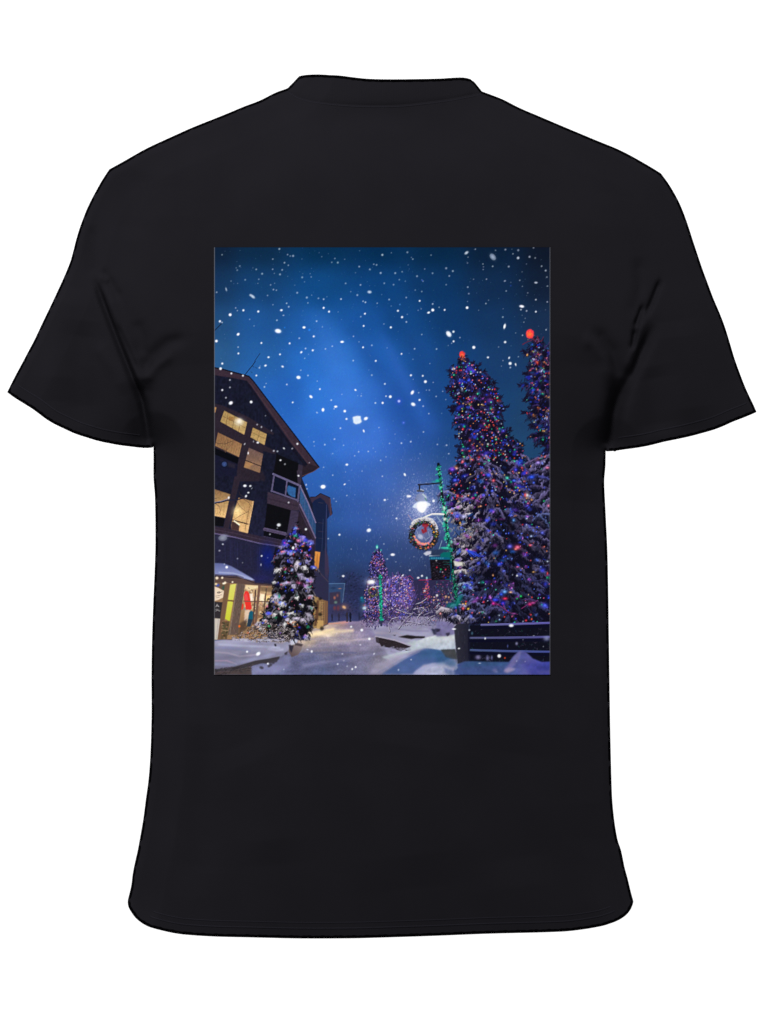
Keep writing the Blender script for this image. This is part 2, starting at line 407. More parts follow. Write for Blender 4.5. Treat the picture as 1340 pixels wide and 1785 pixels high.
# twigs in front of the windows
for i in range(7):
    x0 = 376 + i * 4.5
    stroke([(393, 788), (x0 + 2, 775 - abs(i - 3)), (x0 - 6 + i * 2, 762 + i % 3 * 4)], .9, C(84, 62, 50), .4, a=.45, mark=False)
stroke([(374, 772), (392, 774), (406, 768)], .9, C(64, 46, 42), a=.7, mark=False)
# upper balcony
BK = C(12, 12, 17)
poly(R1((728, 1078), (800, 1110), (990, 1190), (985, 1345), (690, 1340)), BK, 1, .6)
poly(R2((690, 0), (985, 0), (1000, 170), (690, 45)), BK, 1, .4)
poly(R1((985, 1200), (1035, 1215), (1025, 1345), (970, 1345)), C(50, 42, 58), 1, .5)
poly(R2((965, 0), (1028, 0), (1008, 190), (980, 170)), C(52, 44, 60), 1, .4)
poly(R2((700, 60), (1000, 180), (975, 350), (672, 240)), C(13, 18, 36), 1, .4)
poly(R2((868, 175), (955, 205), (948, 318), (905, 305), (870, 280), (850, 240), (855, 200)), C(46, 92, 146), 1, .5)
poly(R2((625, 250), (985, 358), (1000, 470), (880, 465), (620, 385)), C(56, 45, 60), 1, .5)
stroke(R2((625, 330), (990, 420)), 3.0, C(44, 35, 48), a=.6, mark=False)
RL = C(94, 88, 122)
stroke(R2((690, 42), (1008, 180)), 3.4, RL)
stroke(R2((668, 238), (985, 352)), 2.6, RL * .95)
stroke(R2((702, 50), (672, 245)), 2.8, RL * .9)
stroke(R2((852, 120), (832, 300)), 2.6, RL * .92)
stroke(R2((1000, 175), (978, 360)), 3.2, RL * .88)
poly(R2((1008, 185), (1188, 600), (1185, 800), (1000, 390)), lambda x, y: C(46, 80, 124) + ((x - 532) * .5)[..., None] * C(-.4, -.9, -1.2), 1, .4)
for t in (.3, .55, .8):
    stroke(R2((1008 + 180 * t, 190 + 410 * t), (1002 + 182 * t, 400 + 395 * t)), 1.1, C(84, 96, 138), a=.5, mark=False)
stroke(R2((1005, 180), (1100, 385), (1187, 610)), 2.0, C(116, 108, 146))
poly(R2((985, 355), (1005, 380), (1185, 770), (1185, 880), (1170, 850), (1000, 475), (980, 440)), C(62, 50, 70), 1, .5)
stroke(R2((1000, 395), (1095, 590), (1185, 790)), 1.8, C(112, 102, 138), a=.9, mark=False)
stroke(R2((1000, 440), (1090, 630), (1178, 830)), 1.6, C(40, 32, 46), a=.8, mark=False)
# lower balcony
poly(R2((985, 480), (1000, 480), (1178, 850), (1178, 1000), (860, 950), (900, 640)), C(40, 32, 44), 1, .6)
poly(R2((620, 385), (900, 465), (850, 760), (800, 830), (575, 775)), BK, 1, .5)
poly(R2((898, 462), (990, 480), (965, 640), (890, 850), (820, 830), (860, 690)), C(58, 50, 72), 1, .6)
stroke(R2((588, 688), (835, 745)), 5.0, C(76, 66, 92))
stroke(R2((590, 672), (838, 728)), 1.4, C(100, 90, 122), a=.7, mark=False)
stroke(R2((575, 770), (820, 825)), 1.8, C(60, 52, 74), a=.9, mark=False)
# lit room below
poly(R2((0, 218), (190, 280), (130, 555), (0, 530)), WN((124, 94, 64), (226, 184, 124), 853, 900), 1, .5)
for x in (35, 70, 105):
    stroke(R2((x + 30, 260), (x, 520)), 1.0, C(150, 112, 70), a=.4, mark=False)
poly(R2((0, 535), (125, 560), (108, 655), (0, 645)), BK, 1, .5)
poly(R2((285, 318), (465, 362), (388, 738), (205, 690), (200, 640), (235, 480)), WN((160, 122, 80), (220, 178, 122), 868, 920), 1, .5)
blob(373 + 275 / 6.7, 820 + 480 / 6.7, 8, 9, col=(255, 232, 168), a=.95, hard=.05)
blob(373 + 300 / 6.7, 820 + 520 / 6.7, 13, 12, col=(245, 200, 130), a=.45, hard=0)
stroke(R2((218, 580), (412, 632)), 2.2, C(66, 46, 44), a=.95, mark=False)
stroke(R2((455, 365), (388, 735)), 2.0, C(226, 184, 134), a=.7, mark=False)
stroke(R2((415, 420), (360, 700)), 1.2, C(120, 86, 58), a=.6, mark=False)
poly(R2((205, 595), (240, 600), (295, 640), (290, 710), (200, 690)), C(58, 40, 42), .95, .6)
stroke(R2((235, 590), (295, 635)), 2.2, C(255, 240, 210), a=.9, mark=False)
# bough that reaches across
stroke(R2((0, 382), (80, 370), (160, 348), (260, 345), (370, 318)), 3.0, C(30, 32, 52), 2.0, a=.95, mark=False)
stroke(R2((0, 374), (90, 358), (165, 330)), 1.3, C(120, 124, 156), a=.7, mark=False)
for p in [((330, 330), (400, 370), (440, 430), (430, 500)), ((20, 390), (60, 420), (75, 470), (50, 520)), ((360, 320), (300, 280), (290, 240)), ((400, 480), (300, 530), (235, 575)), ((260, 350), (300, 420), (380, 490)), ((0, 330), (60, 320))]:
    stroke(R2(*p), 1.2, C(70, 52, 48), .5, a=.6, mark=False)
# ledge
poly(R2((0, 650), (210, 690), (500, 760), (820, 830), (900, 860), (900, 900), (780, 890), (530, 850), (250, 780), (0, 735)), C(48, 38, 52), 1, .6)
stroke(R2((0, 735), (250, 783), (530, 852), (800, 892)), 2.3, C(92, 82, 118), a=.95, mark=False)
stroke(R2((0, 690), (250, 735), (520, 800), (780, 855)), 1.4, C(66, 54, 72), a=.7, mark=False)
poly(R2((0, 755), (250, 800), (530, 868), (800, 905), (800, 1300), (480, 1290), (300, 1170), (0, 1070)), lambda x, y: C(34, 34, 58) + (x * 0)[..., None], .9, 1.2)
for k in range(34):
    x = rng.uniform(376, 480)
    y = 932 + (x - 373) * .22
    stroke([(x, y + 4), (x + 1, y + rng.uniform(30, 90))], 1.1, C(40, 40, 74) * rng.uniform(.6, 1.3), a=.35, mark=False)
blob(466, 972, 15, 26, col=(10, 26, 120), a=.75, hard=0)
blob(455, 1008, 22, 8, col=(36, 36, 96), a=.6, hard=0)
sel = ids == CUR
nz2 = noise(PH, PW, 2.2, 72) - .5
img[sel] *= (1 + .16 * nz2[sel])[:, None]

motif('printed_shop_front')
poly(R3((0, 235), (350, 250), (700, 270), (660, 400), (620, 900), (0, 905)), C(150, 116, 82), 1, .5)
poly(R3((345, 262), (700, 285), (660, 450), (600, 760), (300, 780)), lambda x, y: C(182, 148, 110) + ((y - 1040) * .9)[..., None] * C(-1.0, -1.0, -.9), 1, .6)
poly(R3((375, 268), (520, 275), (510, 300), (400, 330), (360, 300)), C(236, 214, 168), .9, .7)
poly(R3((520, 280), (700, 290), (690, 350), (540, 340)), C(108, 86, 62), .8, 1)
for i in range(150):      # goods on show behind the glass
    x, y = rng.uniform(425, 468), rng.uniform(1030, 1090)
    c = [(246, 226, 190), (230, 190, 140), (120, 84, 62), (80, 60, 56), (236, 170, 160), (200, 206, 220), (250, 236, 170), (150, 110, 80)][rng.integers(8)]
    w, h = rng.uniform(1, 4), rng.uniform(2, 7)
    poly([(x, y), (x + w, y), (x + w - .5, y + h), (x - .5, y + h)], C(*c), rng.uniform(.35, .85), .5)
blob(448, 1040, 16, 12, col=(255, 222, 170), a=.22, hard=0)
for i in range(120):     # smaller clutter, hangers and folded stacks
    x, y = rng.uniform(424, 468), rng.uniform(1022, 1092)
    c = [(255, 244, 214), (96, 70, 56), (214, 150, 110), (70, 62, 70), (190, 90, 80), (120, 130, 150), (238, 206, 150)][rng.integers(7)]
    stroke([(x, y), (x + rng.uniform(-1, 3), y + rng.uniform(-.5, 3))], rng.uniform(.8, 1.8), C(*c), a=rng.uniform(.3, .75), mark=False)
poly(R3((540, 365), (590, 375), (580, 450), (535, 450)), C(255, 240, 206), .95, .7)
poly(R3((605, 385), (680, 390), (660, 460), (600, 455)), C(248, 214, 140), .9, .7)
poly(R3((415, 370), (452, 365), (448, 450), (425, 455)), C(250, 236, 216), .9, .6)
poly(R3((360, 560), (425, 555), (400, 690), (350, 690)), C(226, 200, 176), .85, .8)
poly(R3((345, 385), (365, 335), (395, 340), (412, 372), (440, 540), (420, 556), (370, 552)), C(226, 52, 44), 1, .5)
poly(R3((350, 390), (380, 360), (400, 440), (365, 450)), C(232, 84, 92), .7, .7)
poly(R3((320, 480), (345, 490), (338, 550), (315, 555)), C(214, 56, 40), .95, .6)
poly(R3((410, 585), (430, 565), (470, 585), (462, 660), (445, 690), (420, 750), (385, 750), (398, 650)), C(22, 88, 110), 1, .5)
poly(R3((400, 660), (450, 670), (425, 750), (385, 750)), C(40, 50, 68), .9, .6)
poly(R3((0, 240), (120, 245), (150, 330), (0, 330)), C(96, 74, 62), .9, .8)
for (x, y, rx, ry, c) in [(18, 1, 3, 2, (255, 240, 210))]:
    pass
poly(R3((95, 232), (165, 232), (160, 255), (100, 258)), C(255, 246, 226), .95, .6)
blob(373 + 42 / 6.7, 980 + 268 / 6.7, 3.5, 2.5, col=(60, 80, 170), a=.9)
blob(373 + 22 / 6.7, 980 + 255 / 6.7, 2.5, 2, col=(240, 220, 170), a=.9)
blob(373 + 115 / 6.7, 980 + 300 / 6.7, 3.5, 4, col=(40, 84, 70), a=.8)
poly(R3((0, 282), (50, 300), (120, 340), (150, 372), (110, 410), (50, 440), (0, 455)), C(226, 204, 180), 1, .5)
for (p, w) in [(((38, 352), (60, 345), (72, 352), (60, 362), (42, 358)), 1.4), (((70, 352), (96, 345)), 1.0), (((20, 395), (60, 388), (90, 380)), .7), (((25, 415), (60, 408)), .7)]:
    stroke(R3(*p), w, C(70, 56, 56), a=.8, mark=False)
poly(R3((0, 460), (118, 468), (86, 665), (0, 655)), C(46, 42, 46), 1, .5)
for (p, w) in [(((22, 520), (35, 492), (50, 515)), 1.8), (((30, 505), (58, 520)), 1.4), (((18, 570), (40, 560), (66, 570)), 1.6), (((14, 548), (60, 552)), .8)]:
    stroke(R3(*p), w * .8, C(180, 176, 176), a=.6, mark=False)
poly(R3((0, 655), (82, 662), (50, 905), (0, 905)), C(196, 186, 176), 1, .6)
stroke(R3((50, 670), (28, 890)), 1.2, C(160, 150, 142), a=.8, mark=False)
poly(R3((128, 240), (185, 240), (88, 905), (38, 905)), C(112, 84, 64), 1, .5)
poly(R3((190, 262), (258, 252), (182, 690), (128, 662), (150, 520)), lambda x, y: C(206, 204, 84) + ((y - 1045) * .9)[..., None] * C(-.3, -.2, -.9), 1, .5)
stroke(R3((150, 445), (240, 455)), 3.2, C(120, 92, 56), a=.9, mark=False)
poly(R3((105, 690), (182, 690), (150, 900), (78, 900)), C(92, 76, 54), 1, .6)
for i in range(40):
    blob(rng.uniform(386, 397), rng.uniform(1082, 1112), rng.uniform(.7, 1.7), col=[(50, 48, 34), (60, 74, 50), (150, 120, 90), (130, 70, 50)][rng.integers(4)], a=.7)
stroke(R3((90, 790), (160, 800)), 1.8, C(160, 136, 100), a=.7, mark=False)
poly(R3((268, 240), (362, 262), (290, 720), (285, 850), (160, 850), (200, 680)), C(98, 80, 72), 1, .5)
for i in range(150):
    t = rng.random()
    x, y = 412 - t * 14 + rng.uniform(0, 14), 1018 + t * 86
    stroke([(x, y), (x + rng.uniform(-1, 1), y + rng.uniform(1, 4))], .8, C(110, 92, 84) * rng.uniform(.6, 1.25), a=.5, mark=False)
stroke(R3((268, 245), (225, 560), (180, 850)), 1.6, C(150, 132, 112), a=.55, mark=False)
BR = C(112, 82, 70)
stroke(R3((345, 455), (640, 462)), 1.8, BR, a=.9, mark=False)
stroke(R3((485, 330), (455, 720)), 2.8, C(84, 62, 56), a=.9, mark=False)
stroke(R3((530, 268), (480, 750)), 4.4, BR, a=.95, mark=False)
stroke(R3((610, 310), (580, 600)), 2.2, C(82, 66, 58), a=.9, mark=False)
poly(R3((290, 720), (385, 660), (380, 780), (290, 850)), C(66, 52, 46), .7, 1.2)
blob(373 + 295 / 6.7, 980 + 748 / 6.7, 2, 2.2, col=(240, 110, 40), a=.9)
poly(R3((0, 155), (330, 170), (460, 212), (480, 240), (705, 255), (705, 285), (480, 268), (350, 258), (200, 240), (0, 238)), C(90, 70, 64), 1, .5)
stroke(R3((0, 165), (330, 185), (480, 245), (700, 262)), 1.8, C(40, 32, 48), a=.8, mark=False)
poly(R3((0, 8), (110, 14), (200, 46), (330, 120), (440, 185), (478, 212), (440, 212), (330, 185), (270, 158), (60, 152), (0, 148)), lambda x, y: C(96, 104, 152) + ((y - 985) * 2.0)[..., None], 1, .7)
stroke(R3((0, 140), (60, 148), (200, 150), (270, 150), (340, 178)), 2.0, C(64, 58, 82), a=.6, mark=False)
stroke(R3((60, 118), (220, 128), (330, 160), (440, 200)), 2.4, C(164, 172, 206), a=.7, soft=1.5, mark=False)
for (x, y, r) in [(33, 185, 2.6), (95, 182, 2), (128, 240, 2.2), (215, 232, 1.6)]:
    blob(373 + x / 6.7, 980 + y / 6.7, r, col=(255, 236, 206), a=.95, hard=.4)

# -------------------------------------------------------- left bank and rocks
motif('printed_snow_bank', 'snow bank in front of the shop')
poly(R3((0, 915), (120, 905), (300, 915), (520, 900), (650, 905), (720, 950), (800, 950), (890, 900), (980, 905), (960, 960), (880, 1010), (820, 1080), (770, 1105), (600, 1140), (480, 1165), (250, 1225), (0, 1255)),
     lambda x, y: C(140, 138, 164) + (np.sin(y * .35 + x * .03) * 4 - (y - 1130) * .7)[..., None], 1, .9)
for (p, w, c, a) in [(((0, 1050), (160, 1060), (300, 1100), (480, 1080)), 3, (180, 166, 188), .5), (((0, 1150), (150, 1150), (260, 1190)), 2.5, (182, 150, 176), .5), (((60, 960), (300, 975), (600, 985), (760, 1000)), 4, (172, 176, 202), .6),
                     (((0, 1000), (200, 1000), (420, 1040)), 4, (126, 130, 172), .5), (((20, 1190), (200, 1200), (430, 1140), (700, 1070)), 5, (148, 152, 190), .5), (((640, 1010), (720, 1030), (800, 1020)), 4, (168, 170, 196), .6)]:
    stroke(R3(*p), w, C(*c), a=a, soft=w * .8, mark=False)
poly(R3((0, 1250), (170, 1235), (260, 1215), (480, 1150), (640, 1125), (768, 1100), (760, 1130), (725, 1165), (640, 1190), (560, 1180), (430, 1215), (250, 1260), (0, 1285)), C(58, 54, 60), 1, .7)
poly(R3((0, 1285), (250, 1255), (430, 1215), (445, 1315), (0, 1315)), C(74, 64, 64), 1, .8)
for i in range(170):
    t = rng.random()
    x, y = 373 + t * 66, 1172 - t * 9 + rng.uniform(-6, 6)
    stroke([(x, y), (x + rng.uniform(1, 5), y - rng.uniform(0, 1.2))], 1.0, C(70, 62, 66) * rng.uniform(.4, 1.25), a=.5, mark=False)
poly(R3((440, 1225), (640, 1190), (730, 1165), (820, 1085), (880, 1100), (900, 1200), (700, 1320), (445, 1320)), C(126, 126, 164), .75, 2)
for (x, y) in [(545, 1225), (640, 1210), (660, 1195), (690, 1170), (560, 1232), (720, 1150)]:
    poly(R3((x - 18, y), (x, y - 14), (x + 20, y - 4), (x + 14, y + 16), (x - 10, y + 18)), C(62, 58, 68), .9, .8)
motif('printed_rock')
poly(R3((885, 960), (970, 940), (1038, 960), (1020, 1020), (985, 1080), (905, 1108), (870, 1040)), lambda x, y: C(116, 100, 100) + ((x - 512) * 1.2 - (y - 1130) * 1.5)[..., None], 1, .6)
poly(R3((870, 965), (930, 975), (905, 1060), (880, 1020)), C(40, 38, 54), .9, .7)
poly(R3((940, 940), (1038, 958), (1020, 985), (950, 970)), C(62, 52, 56), .85, .7)
poly(R3((820, 1060), (860, 1040), (850, 1080), (825, 1085)), C(62, 58, 68), .9, .6)
poly(R3((880, 930), (950, 895), (978, 915), (950, 955), (900, 970)), C(196, 196, 214), .95, .7)
blob(373 + 715 / 6.7, 980 + 968 / 6.7, 1.9, 2.6, col=(36, 34, 44), a=.95, ang=-30)

# ---------------------------------------------------------------- lit firs
PAL = [(246, 86, 62), (250, 150, 74), (250, 190, 110), (40, 210, 150), (60, 88, 255), (36, 66, 240), (36, 66, 240), (60, 90, 255), (210, 224, 255), (24, 190, 120), (250, 100, 150), (236, 50, 60), (120, 150, 255), (236, 70, 80)]


def interp_edges(rows):
    rows = np.array(rows, float)
    return (lambda y: np.interp(y, rows[:, 0], rows[:, 1])), (lambda y: np.interp(y, rows[:, 0], rows[:, 2]))


def bough(x, y, L, ang, snow, dark, drop=.5, cap=.34, need=7):
    """one drooping branch: dark hanging needles under a cap of snow"""
    c, s = math.cos(ang), math.sin(ang)
    p1 = (x + c * L * .5, y + s * L * .5 - L * .10)
    p2 = (x + c * L, y + s * L + L * drop * .5)
    for k in range(need):
        t = rng.random()
        bx, by = x + (p2[0] - x) * t, y + (p2[1] - y) * t - L * .05
        h = L * rng.uniform(.25, .6)
        stroke([(bx, by), (bx + c * h * .35 + rng.normal(0, .5), by + h)], max(.9, L * .12), dark * rng.uniform(.5, 1.6), .5, a=.9)
    if snow is not None:
        stroke([(x, y), p1, p2], L * cap * 1.0, snow * .72, L * cap * .5, a=.9, soft=.9)
        stroke([(x, y - L * .06), (p1[0], p1[1] - L * .07), p2], L * cap * .6, snow * rng.uniform(.92, 1.12), L * cap * .25, a=.85, soft=.9)
        for k in range(3):
            t = rng.uniform(.2, 1)
            bx, by = x + (p2[0] - x) * t, y + (p2[1] - y) * t
            stroke([(bx, by), (bx + c * L * .12 + rng.normal(0, .4), by + L * rng.uniform(.15, .34))], max(.8, L * .10), snow * rng.uniform(.6, .95), .4, a=.8)


def clump(x, y, rx, ry, snow, dark, fringe=1.0, tilt=0.):
    """a pad of snow lying on a bough, ragged along its lower edge"""
    blob(x, y + ry * .9, rx * .95, ry * .8, col=dark * .8, a=.85, hard=.25, mark=True)
    n = 16
    pts = []
    for k in range(n):
        t = 2 * math.pi * k / n
        r = 1 + .22 * rng.normal()
        lo = 1.25 if math.sin(t) > .2 else .85
        pts.append((x + rx * r * math.cos(t) + tilt * ry * math.sin(t), y + ry * r * lo * math.sin(t) + tilt * rx * math.cos(t) * .6))
    poly(pts, np.minimum(snow * .84, 250), .94, .8)
    blob(x - .1 * rx, y - ry * .28, rx * .72, ry * .5, col=snow * 1.06, a=.9, hard=.1, ang=math.degrees(math.atan(tilt * .6)))
    for k in range(int(rx * fringe * 2.2)):
        fx = x + rng.uniform(-1, 1) * rx
        h = ry * rng.uniform(.6, 1.5)
        fy = y + ry * .2 + tilt * (fx - x) * .6
        c = (snow * rng.uniform(.55, 1.0)) if rng.random() < .55 else dark * rng.uniform(.6, 1.6)
        stroke([(fx, fy), (fx + (fx - x) * .25 + rng.normal(0, .5), fy + h)], rng.uniform(.9, 1.6), c, .5, a=.85)


def spike(x, y, tx, ty, w, col, n=9):
    """one free-standing fir branch: a stem set with short needles"""
    stroke([(x, y), (tx, ty)], w, col, .8)
    dx, dy = tx - x, ty - y
    L = math.hypot(dx, dy)
    for k in range(n):
        t = rng.uniform(.15, 1)
        a0 = math.atan2(dy, dx) + rng.choice([-1, 1]) * rng.uniform(.35, .9)
        l = rng.uniform(.25, .5) * L * (1.15 - .6 * t) + 1
        bx, by = x + dx * t, y + dy * t
        stroke([(bx, by), (bx + math.cos(a0) * l, by + math.sin(a0) * l)], w * .55, col * rng.uniform(.7, 1.5), .5, a=.95)


def warp(names_from, amt, cell, seed):
    """ruffle the drawn foliage so that no stroke keeps a clean edge"""
    global img
    wxn = (noise(PH, PW, cell, seed) - .5) * 2 * amt
    wyn = (noise(PH, PW, cell, seed + 1) - .5) * 2 * amt
    k = blur(((ids == names_from)).astype(float), 1.5)
    yy0, xx0 = np.mgrid[0:PH, 0:PW]
    fx, fy = np.clip(xx0 + wxn * k, 0, PW - 1.001), np.clip(yy0 + wyn * k, 0, PH - 1.001)
    ix, iy = fx.astype(int), fy.astype(int)
    tx, ty = (fx - ix)[..., None], (fy - iy)[..., None]
    img = (img[iy, ix] * (1 - tx) + img[iy, ix + 1] * tx) * (1 - ty) + (img[iy + 1, ix] * (1 - tx) + img[iy + 1, ix + 1] * tx) * ty


def needles(rows, n, seed, gain=1.35, lmin=2., lmax=5., wid=(.6, 1.1), a=.7):
    """single needles and twigs that catch the light where the snow is bright"""
    g = np.random.default_rng(seed)
    xl, xr = interp_edges(rows)
    for i in range(n):
        y = g.uniform(rows[0][0], rows[-1][0])
        a_, b_ = xl(y) + 2, xr(y) - 2
        x = g.uniform(a_, max(b_, a_ + 1))
        j, i_ = int(np.clip(y - OY, 0, PH - 1)), int(np.clip(x - OX, 0, PW - 1))
        loc = img[j, i_].copy()
        lum = loc.mean()
        side = (x - (a_ + b_) / 2) / (b_ - a_ + 1)
        a0 = math.pi / 2 - side * 1.6 + g.normal(0, .45)
        L = g.uniform(lmin, lmax)
        if lum > 62:
            c = np.minimum(loc * g.uniform(1.05, gain * 1.15), 245) if g.random() < .6 else loc * g.uniform(.25, .55)
        else:
            c = loc * g.uniform(.4, .8) if g.random() < .6 else loc * g.uniform(1.3, 2.2) + 6
        stroke([(x, y), (x + L * math.cos(a0), y + L * math.sin(a0))], g.uniform(*wid), c, .4, a=a, mark=False)


def fir(rows, dark, axis, step, Lf, snowf, tips, seed, mass=True, upturn=0., snow_p=.8, drop=.5, cap=.34, inm=2.5, saw=0.):
    global rng
    rng = np.random.default_rng(seed)
    xl, xr = interp_edges(rows)
    y0, y1 = rows[0][0], rows[-1][0]
    if mass:
        m_ = max(60, int((y1 - y0) / 2.2))
        ys = np.linspace(y0, y1, m_)
        jl = rng.normal(0, 1.0, m_)
        jr = rng.normal(0, 1.0, m_)
        sl_ = saw * np.abs(((ys / 13.0 + .3) % 1) - .75) / .75
        sr_ = saw * np.abs(((ys / 14.5 + .6) % 1) - .75) / .75
        pl = [(xl(v) + inm + a + q, v) for v, a, q in zip(ys, jl, sl_)]
        pr = [(xr(v) - inm + a - q, v) for v, a, q in zip(ys, jr, sr_)]
        poly(pl + pr[::-1], dark, 1, .6)
    y = y0 + 2
    while y < y1:
        L = Lf(y)
        for side in (-1, 1):
            for _ in range(tips):
                yq = y + rng.uniform(-step, step)
                e = (xl if side < 0 else xr)(yq)
                e = e - side * rng.uniform(0, L * .5)
                a0 = (0 if side > 0 else math.pi) + side * (-upturn + rng.normal(0, .25))
                for k in range(6):
                    a1 = a0 + rng.normal(0, .5)
                    l = L * rng.uniform(.4, .9)
                    bx = e - side * L * .5
                    stroke([(bx, yq), (bx + math.cos(a1) * l, yq + math.sin(a1) * l)], max(1.2, L * .16), dark * rng.uniform(.5, 1.3), .5, a=.95)
        w = xr(y) - xl(y)
        n = max(1, int(w / (L * .75)))
        for k in range(n):
            x = xl(y) + w * (k + rng.uniform(.0, 1)) / n
            yq = y + rng.uniform(-step, step)
            side = 1 if x > axis(yq) else -1
            f = min(1, abs(x - axis(yq)) / (w * .35 + 1))
            ang = (math.pi / 2 - side * (.5 + .75 * f)) if True else 0
            sn = snowf(x, yq)
            x_in = x - side * L * .5
            bough(x_in, yq - L * .2, L * rng.uniform(.7, 1.2), ang, sn if rng.random() < snow_p else None, dark, drop, cap)
        y += step


def lights(rows, n, seed, glow=.35, pal=PAL, r=(.6, 1.25), ymin=0, dens=None, inset=1., bright=1.0):
    g = np.random.default_rng(seed)
    xl, xr = interp_edges(rows)
    y0, y1 = max(rows[0][0], ymin), rows[-1][0]
    k = 0
    ys = np.linspace(y0, y1, 200)
    wts = np.maximum(np.array([xr(v) - xl(v) for v in ys]), 3.0)
    if dens:
        wts *= np.array([dens(v) for v in ys])
    wts /= wts.sum()
    for y in g.choice(ys, n, p=wts):
        y += g.uniform(-1.5, 1.5)
        a, b = xl(y) + inset, xr(y) - inset
        x = g.uniform(a, max(b, a + 1))
        c = C(*pal[g.integers(len(pal))]) * bright
        R = g.uniform(*r)
        if g.random() < glow:
            blob(x + g.normal(0, 1), y + g.normal(0, 1), R * g.uniform(2.0, 4.2), R * g.uniform(1.6, 3.2), col=c * .8, a=g.uniform(.25, .6), hard=.05)
        blob(x, y, R, R * g.uniform(.8, 1.3), col=c, a=g.uniform(.7, 1), hard=.5)
        if g.random() < .4:
            blob(x, y, R * .55, col=np.minimum(c + 90, 255), a=.85, hard=.3)


# far lit fir with the bush beside it
motif('printed_fir_tree', 'small lit fir behind the far lamp post')
MR = [(953, 656, 658), (965, 650, 666), (980, 645, 671), (992, 641, 675), (1003, 645, 676), (1015, 638, 678), (1032, 634, 680), (1050, 634, 680), (1068, 632, 682), (1082, 636, 684), (1088, 644, 680)]
fir(MR, C(30, 28, 58), lambda y: 658, 3.2, lambda y: 3.0 + (y - 950) * .030, lambda x, y: C(84, 76, 132) * rng.uniform(.6, 1.3), 1, 21, snow_p=.55)
lights(MR, 520, 22, glow=.25, pal=[(110, 80, 220), (90, 90, 235), (150, 110, 220), (220, 110, 120), (200, 190, 240), (230, 120, 90), (70, 70, 200), (170, 90, 190), (190, 160, 220)], r=(.5, .95), bright=.95)
blob(657, 953.5, 2.2, 3.6, col=(60, 220, 190), a=.95, hard=.2)
blob(657, 954, 1.2, 2, col=(190, 255, 240), a=.9, hard=.2)
blob(664, 959, 1.5, col=(70, 190, 180), a=.8)
blob(653, 961, 1.5, col=(60, 170, 150), a=.6)
motif('printed_shrub')
rng = np.random.default_rng(41)
for i in range(520):
    t = rng.uniform(0, 6.283)
    r = math.sqrt(rng.random())
    x, y = 694 + r * 29 * math.cos(t), 1038 + r * 34 * math.sin(t)
    if x < 668:
        continue
    dx, dy = x - 690, y - 1085
    L = rng.uniform(3, 9)
    n = math.hypot(dx, dy)
    stroke([(x, y), (x + dx / n * L + rng.normal(0, 1.2), y + dy / n * L)], rng.uniform(.7, 1.6), C(84, 66, 126) * rng.uniform(.35, 1.4), a=.75)
blob(694, 1040, 24, 26, col=(70, 58, 110), a=.3, hard=0)
blob(704, 1038, 13, 14, col=(140, 100, 190), a=.25, hard=0)
BR_ = [(1004, 688, 699), (1010, 676, 714), (1024, 668, 719), (1040, 667, 720), (1056, 668, 718), (1072, 672, 710), (1080, 676, 704)]
for (bx, by, br) in [(708, 1022, 9), (712, 1038, 8), (700, 1048, 9), (684, 1024, 8), (676, 1012, 6), (690, 1012, 7), (680, 1044, 8), (706, 1058, 7)]:
    blob(bx, by, br, br * .8, col=(128, 92, 176), a=.30, hard=0)
for i in range(60):
    bx, by = rng.uniform(672, 716), rng.uniform(1008, 1070)
    blob(bx, by, rng.uniform(1.2, 3), rng.uniform(1, 2.4), col=(30, 26, 56), a=.55, hard=.1)
lights(BR_, 560, 43, glow=.2, pal=[(226, 120, 120), (110, 100, 240), (80, 84, 235), (190, 150, 230), (225, 195, 225), (150, 110, 210), (130, 120, 235), (90, 90, 240), (240, 210, 220)], r=(.45, .9))
for i in range(70):      # lit twigs reaching over the sky behind
    t = rng.uniform(3.3, 6.1)
    bx, by = 694 + 27 * math.cos(t) + rng.normal(0, 2), 1036 + 30 * math.sin(t) + rng.normal(0, 2)
    blob(bx, by, rng.uniform(.5, .9), col=[(120, 110, 235), (190, 150, 230), (226, 130, 130), (90, 90, 240)][rng.integers(4)], a=.8, hard=.3)
for i in range(110):
    x, y = rng.uniform(672, 715), rng.uniform(1060, 1088)
    stroke([(x, y), (x + rng.normal(0, 3), y - rng.uniform(2, 8))], .9, C(70, 54, 90) * rng.uniform(.5, 1.3), a=.8)
# bare snowy twigs
motif('printed_bare_shrub')
for i in range(90):
    x, y = rng.uniform(720, 770), rng.uniform(1056, 1094)
    a0 = rng.uniform(-2.6, -.4)
    L = rng.uniform(4, 13)
    c = C(176, 170, 196) if rng.random() < .38 else C(52, 46, 70)
    x2, y2 = x + L * math.cos(a0), y + L * math.sin(a0) * .7
    stroke([(x, y), ((x + x2) / 2 + rng.normal(0, 1.5), (y + y2) / 2 + rng.normal(0, 1)), (x2, y2)], rng.uniform(.8, 1.6), c * rng.uniform(.7, 1.15), .6, a=.85)
for p in [((800, 1150), (785, 1060), (830, 1000), (900, 985)), ((905, 1115), (960, 1040), (1050, 950), (1080, 930)), ((1105, 1070), (1130, 980), (1200, 900)), ((1000, 1030), (1150, 1060), (1330, 1075)), ((1080, 890), (1180, 870), (1230, 910)), ((1110, 830), (1170, 810), (1240, 760)), ((880, 890), (980, 930), (1070, 950)), ((740, 760), (790, 810)), ((1200, 1040), (1280, 980), (1335, 960))]:
    stroke(R4(*p), 2.4, C(60, 52, 74), 1.2)
    stroke(R4(*[(a - 4, b - 6) for a, b in p]), 1.5, C(188, 182, 204), .8, a=.9, mark=False)
poly(R4((1230, 1080), (1290, 1020), (1400, 1010), (1400, 1130), (1300, 1150)), C(110, 112, 158), .8, 1.2)
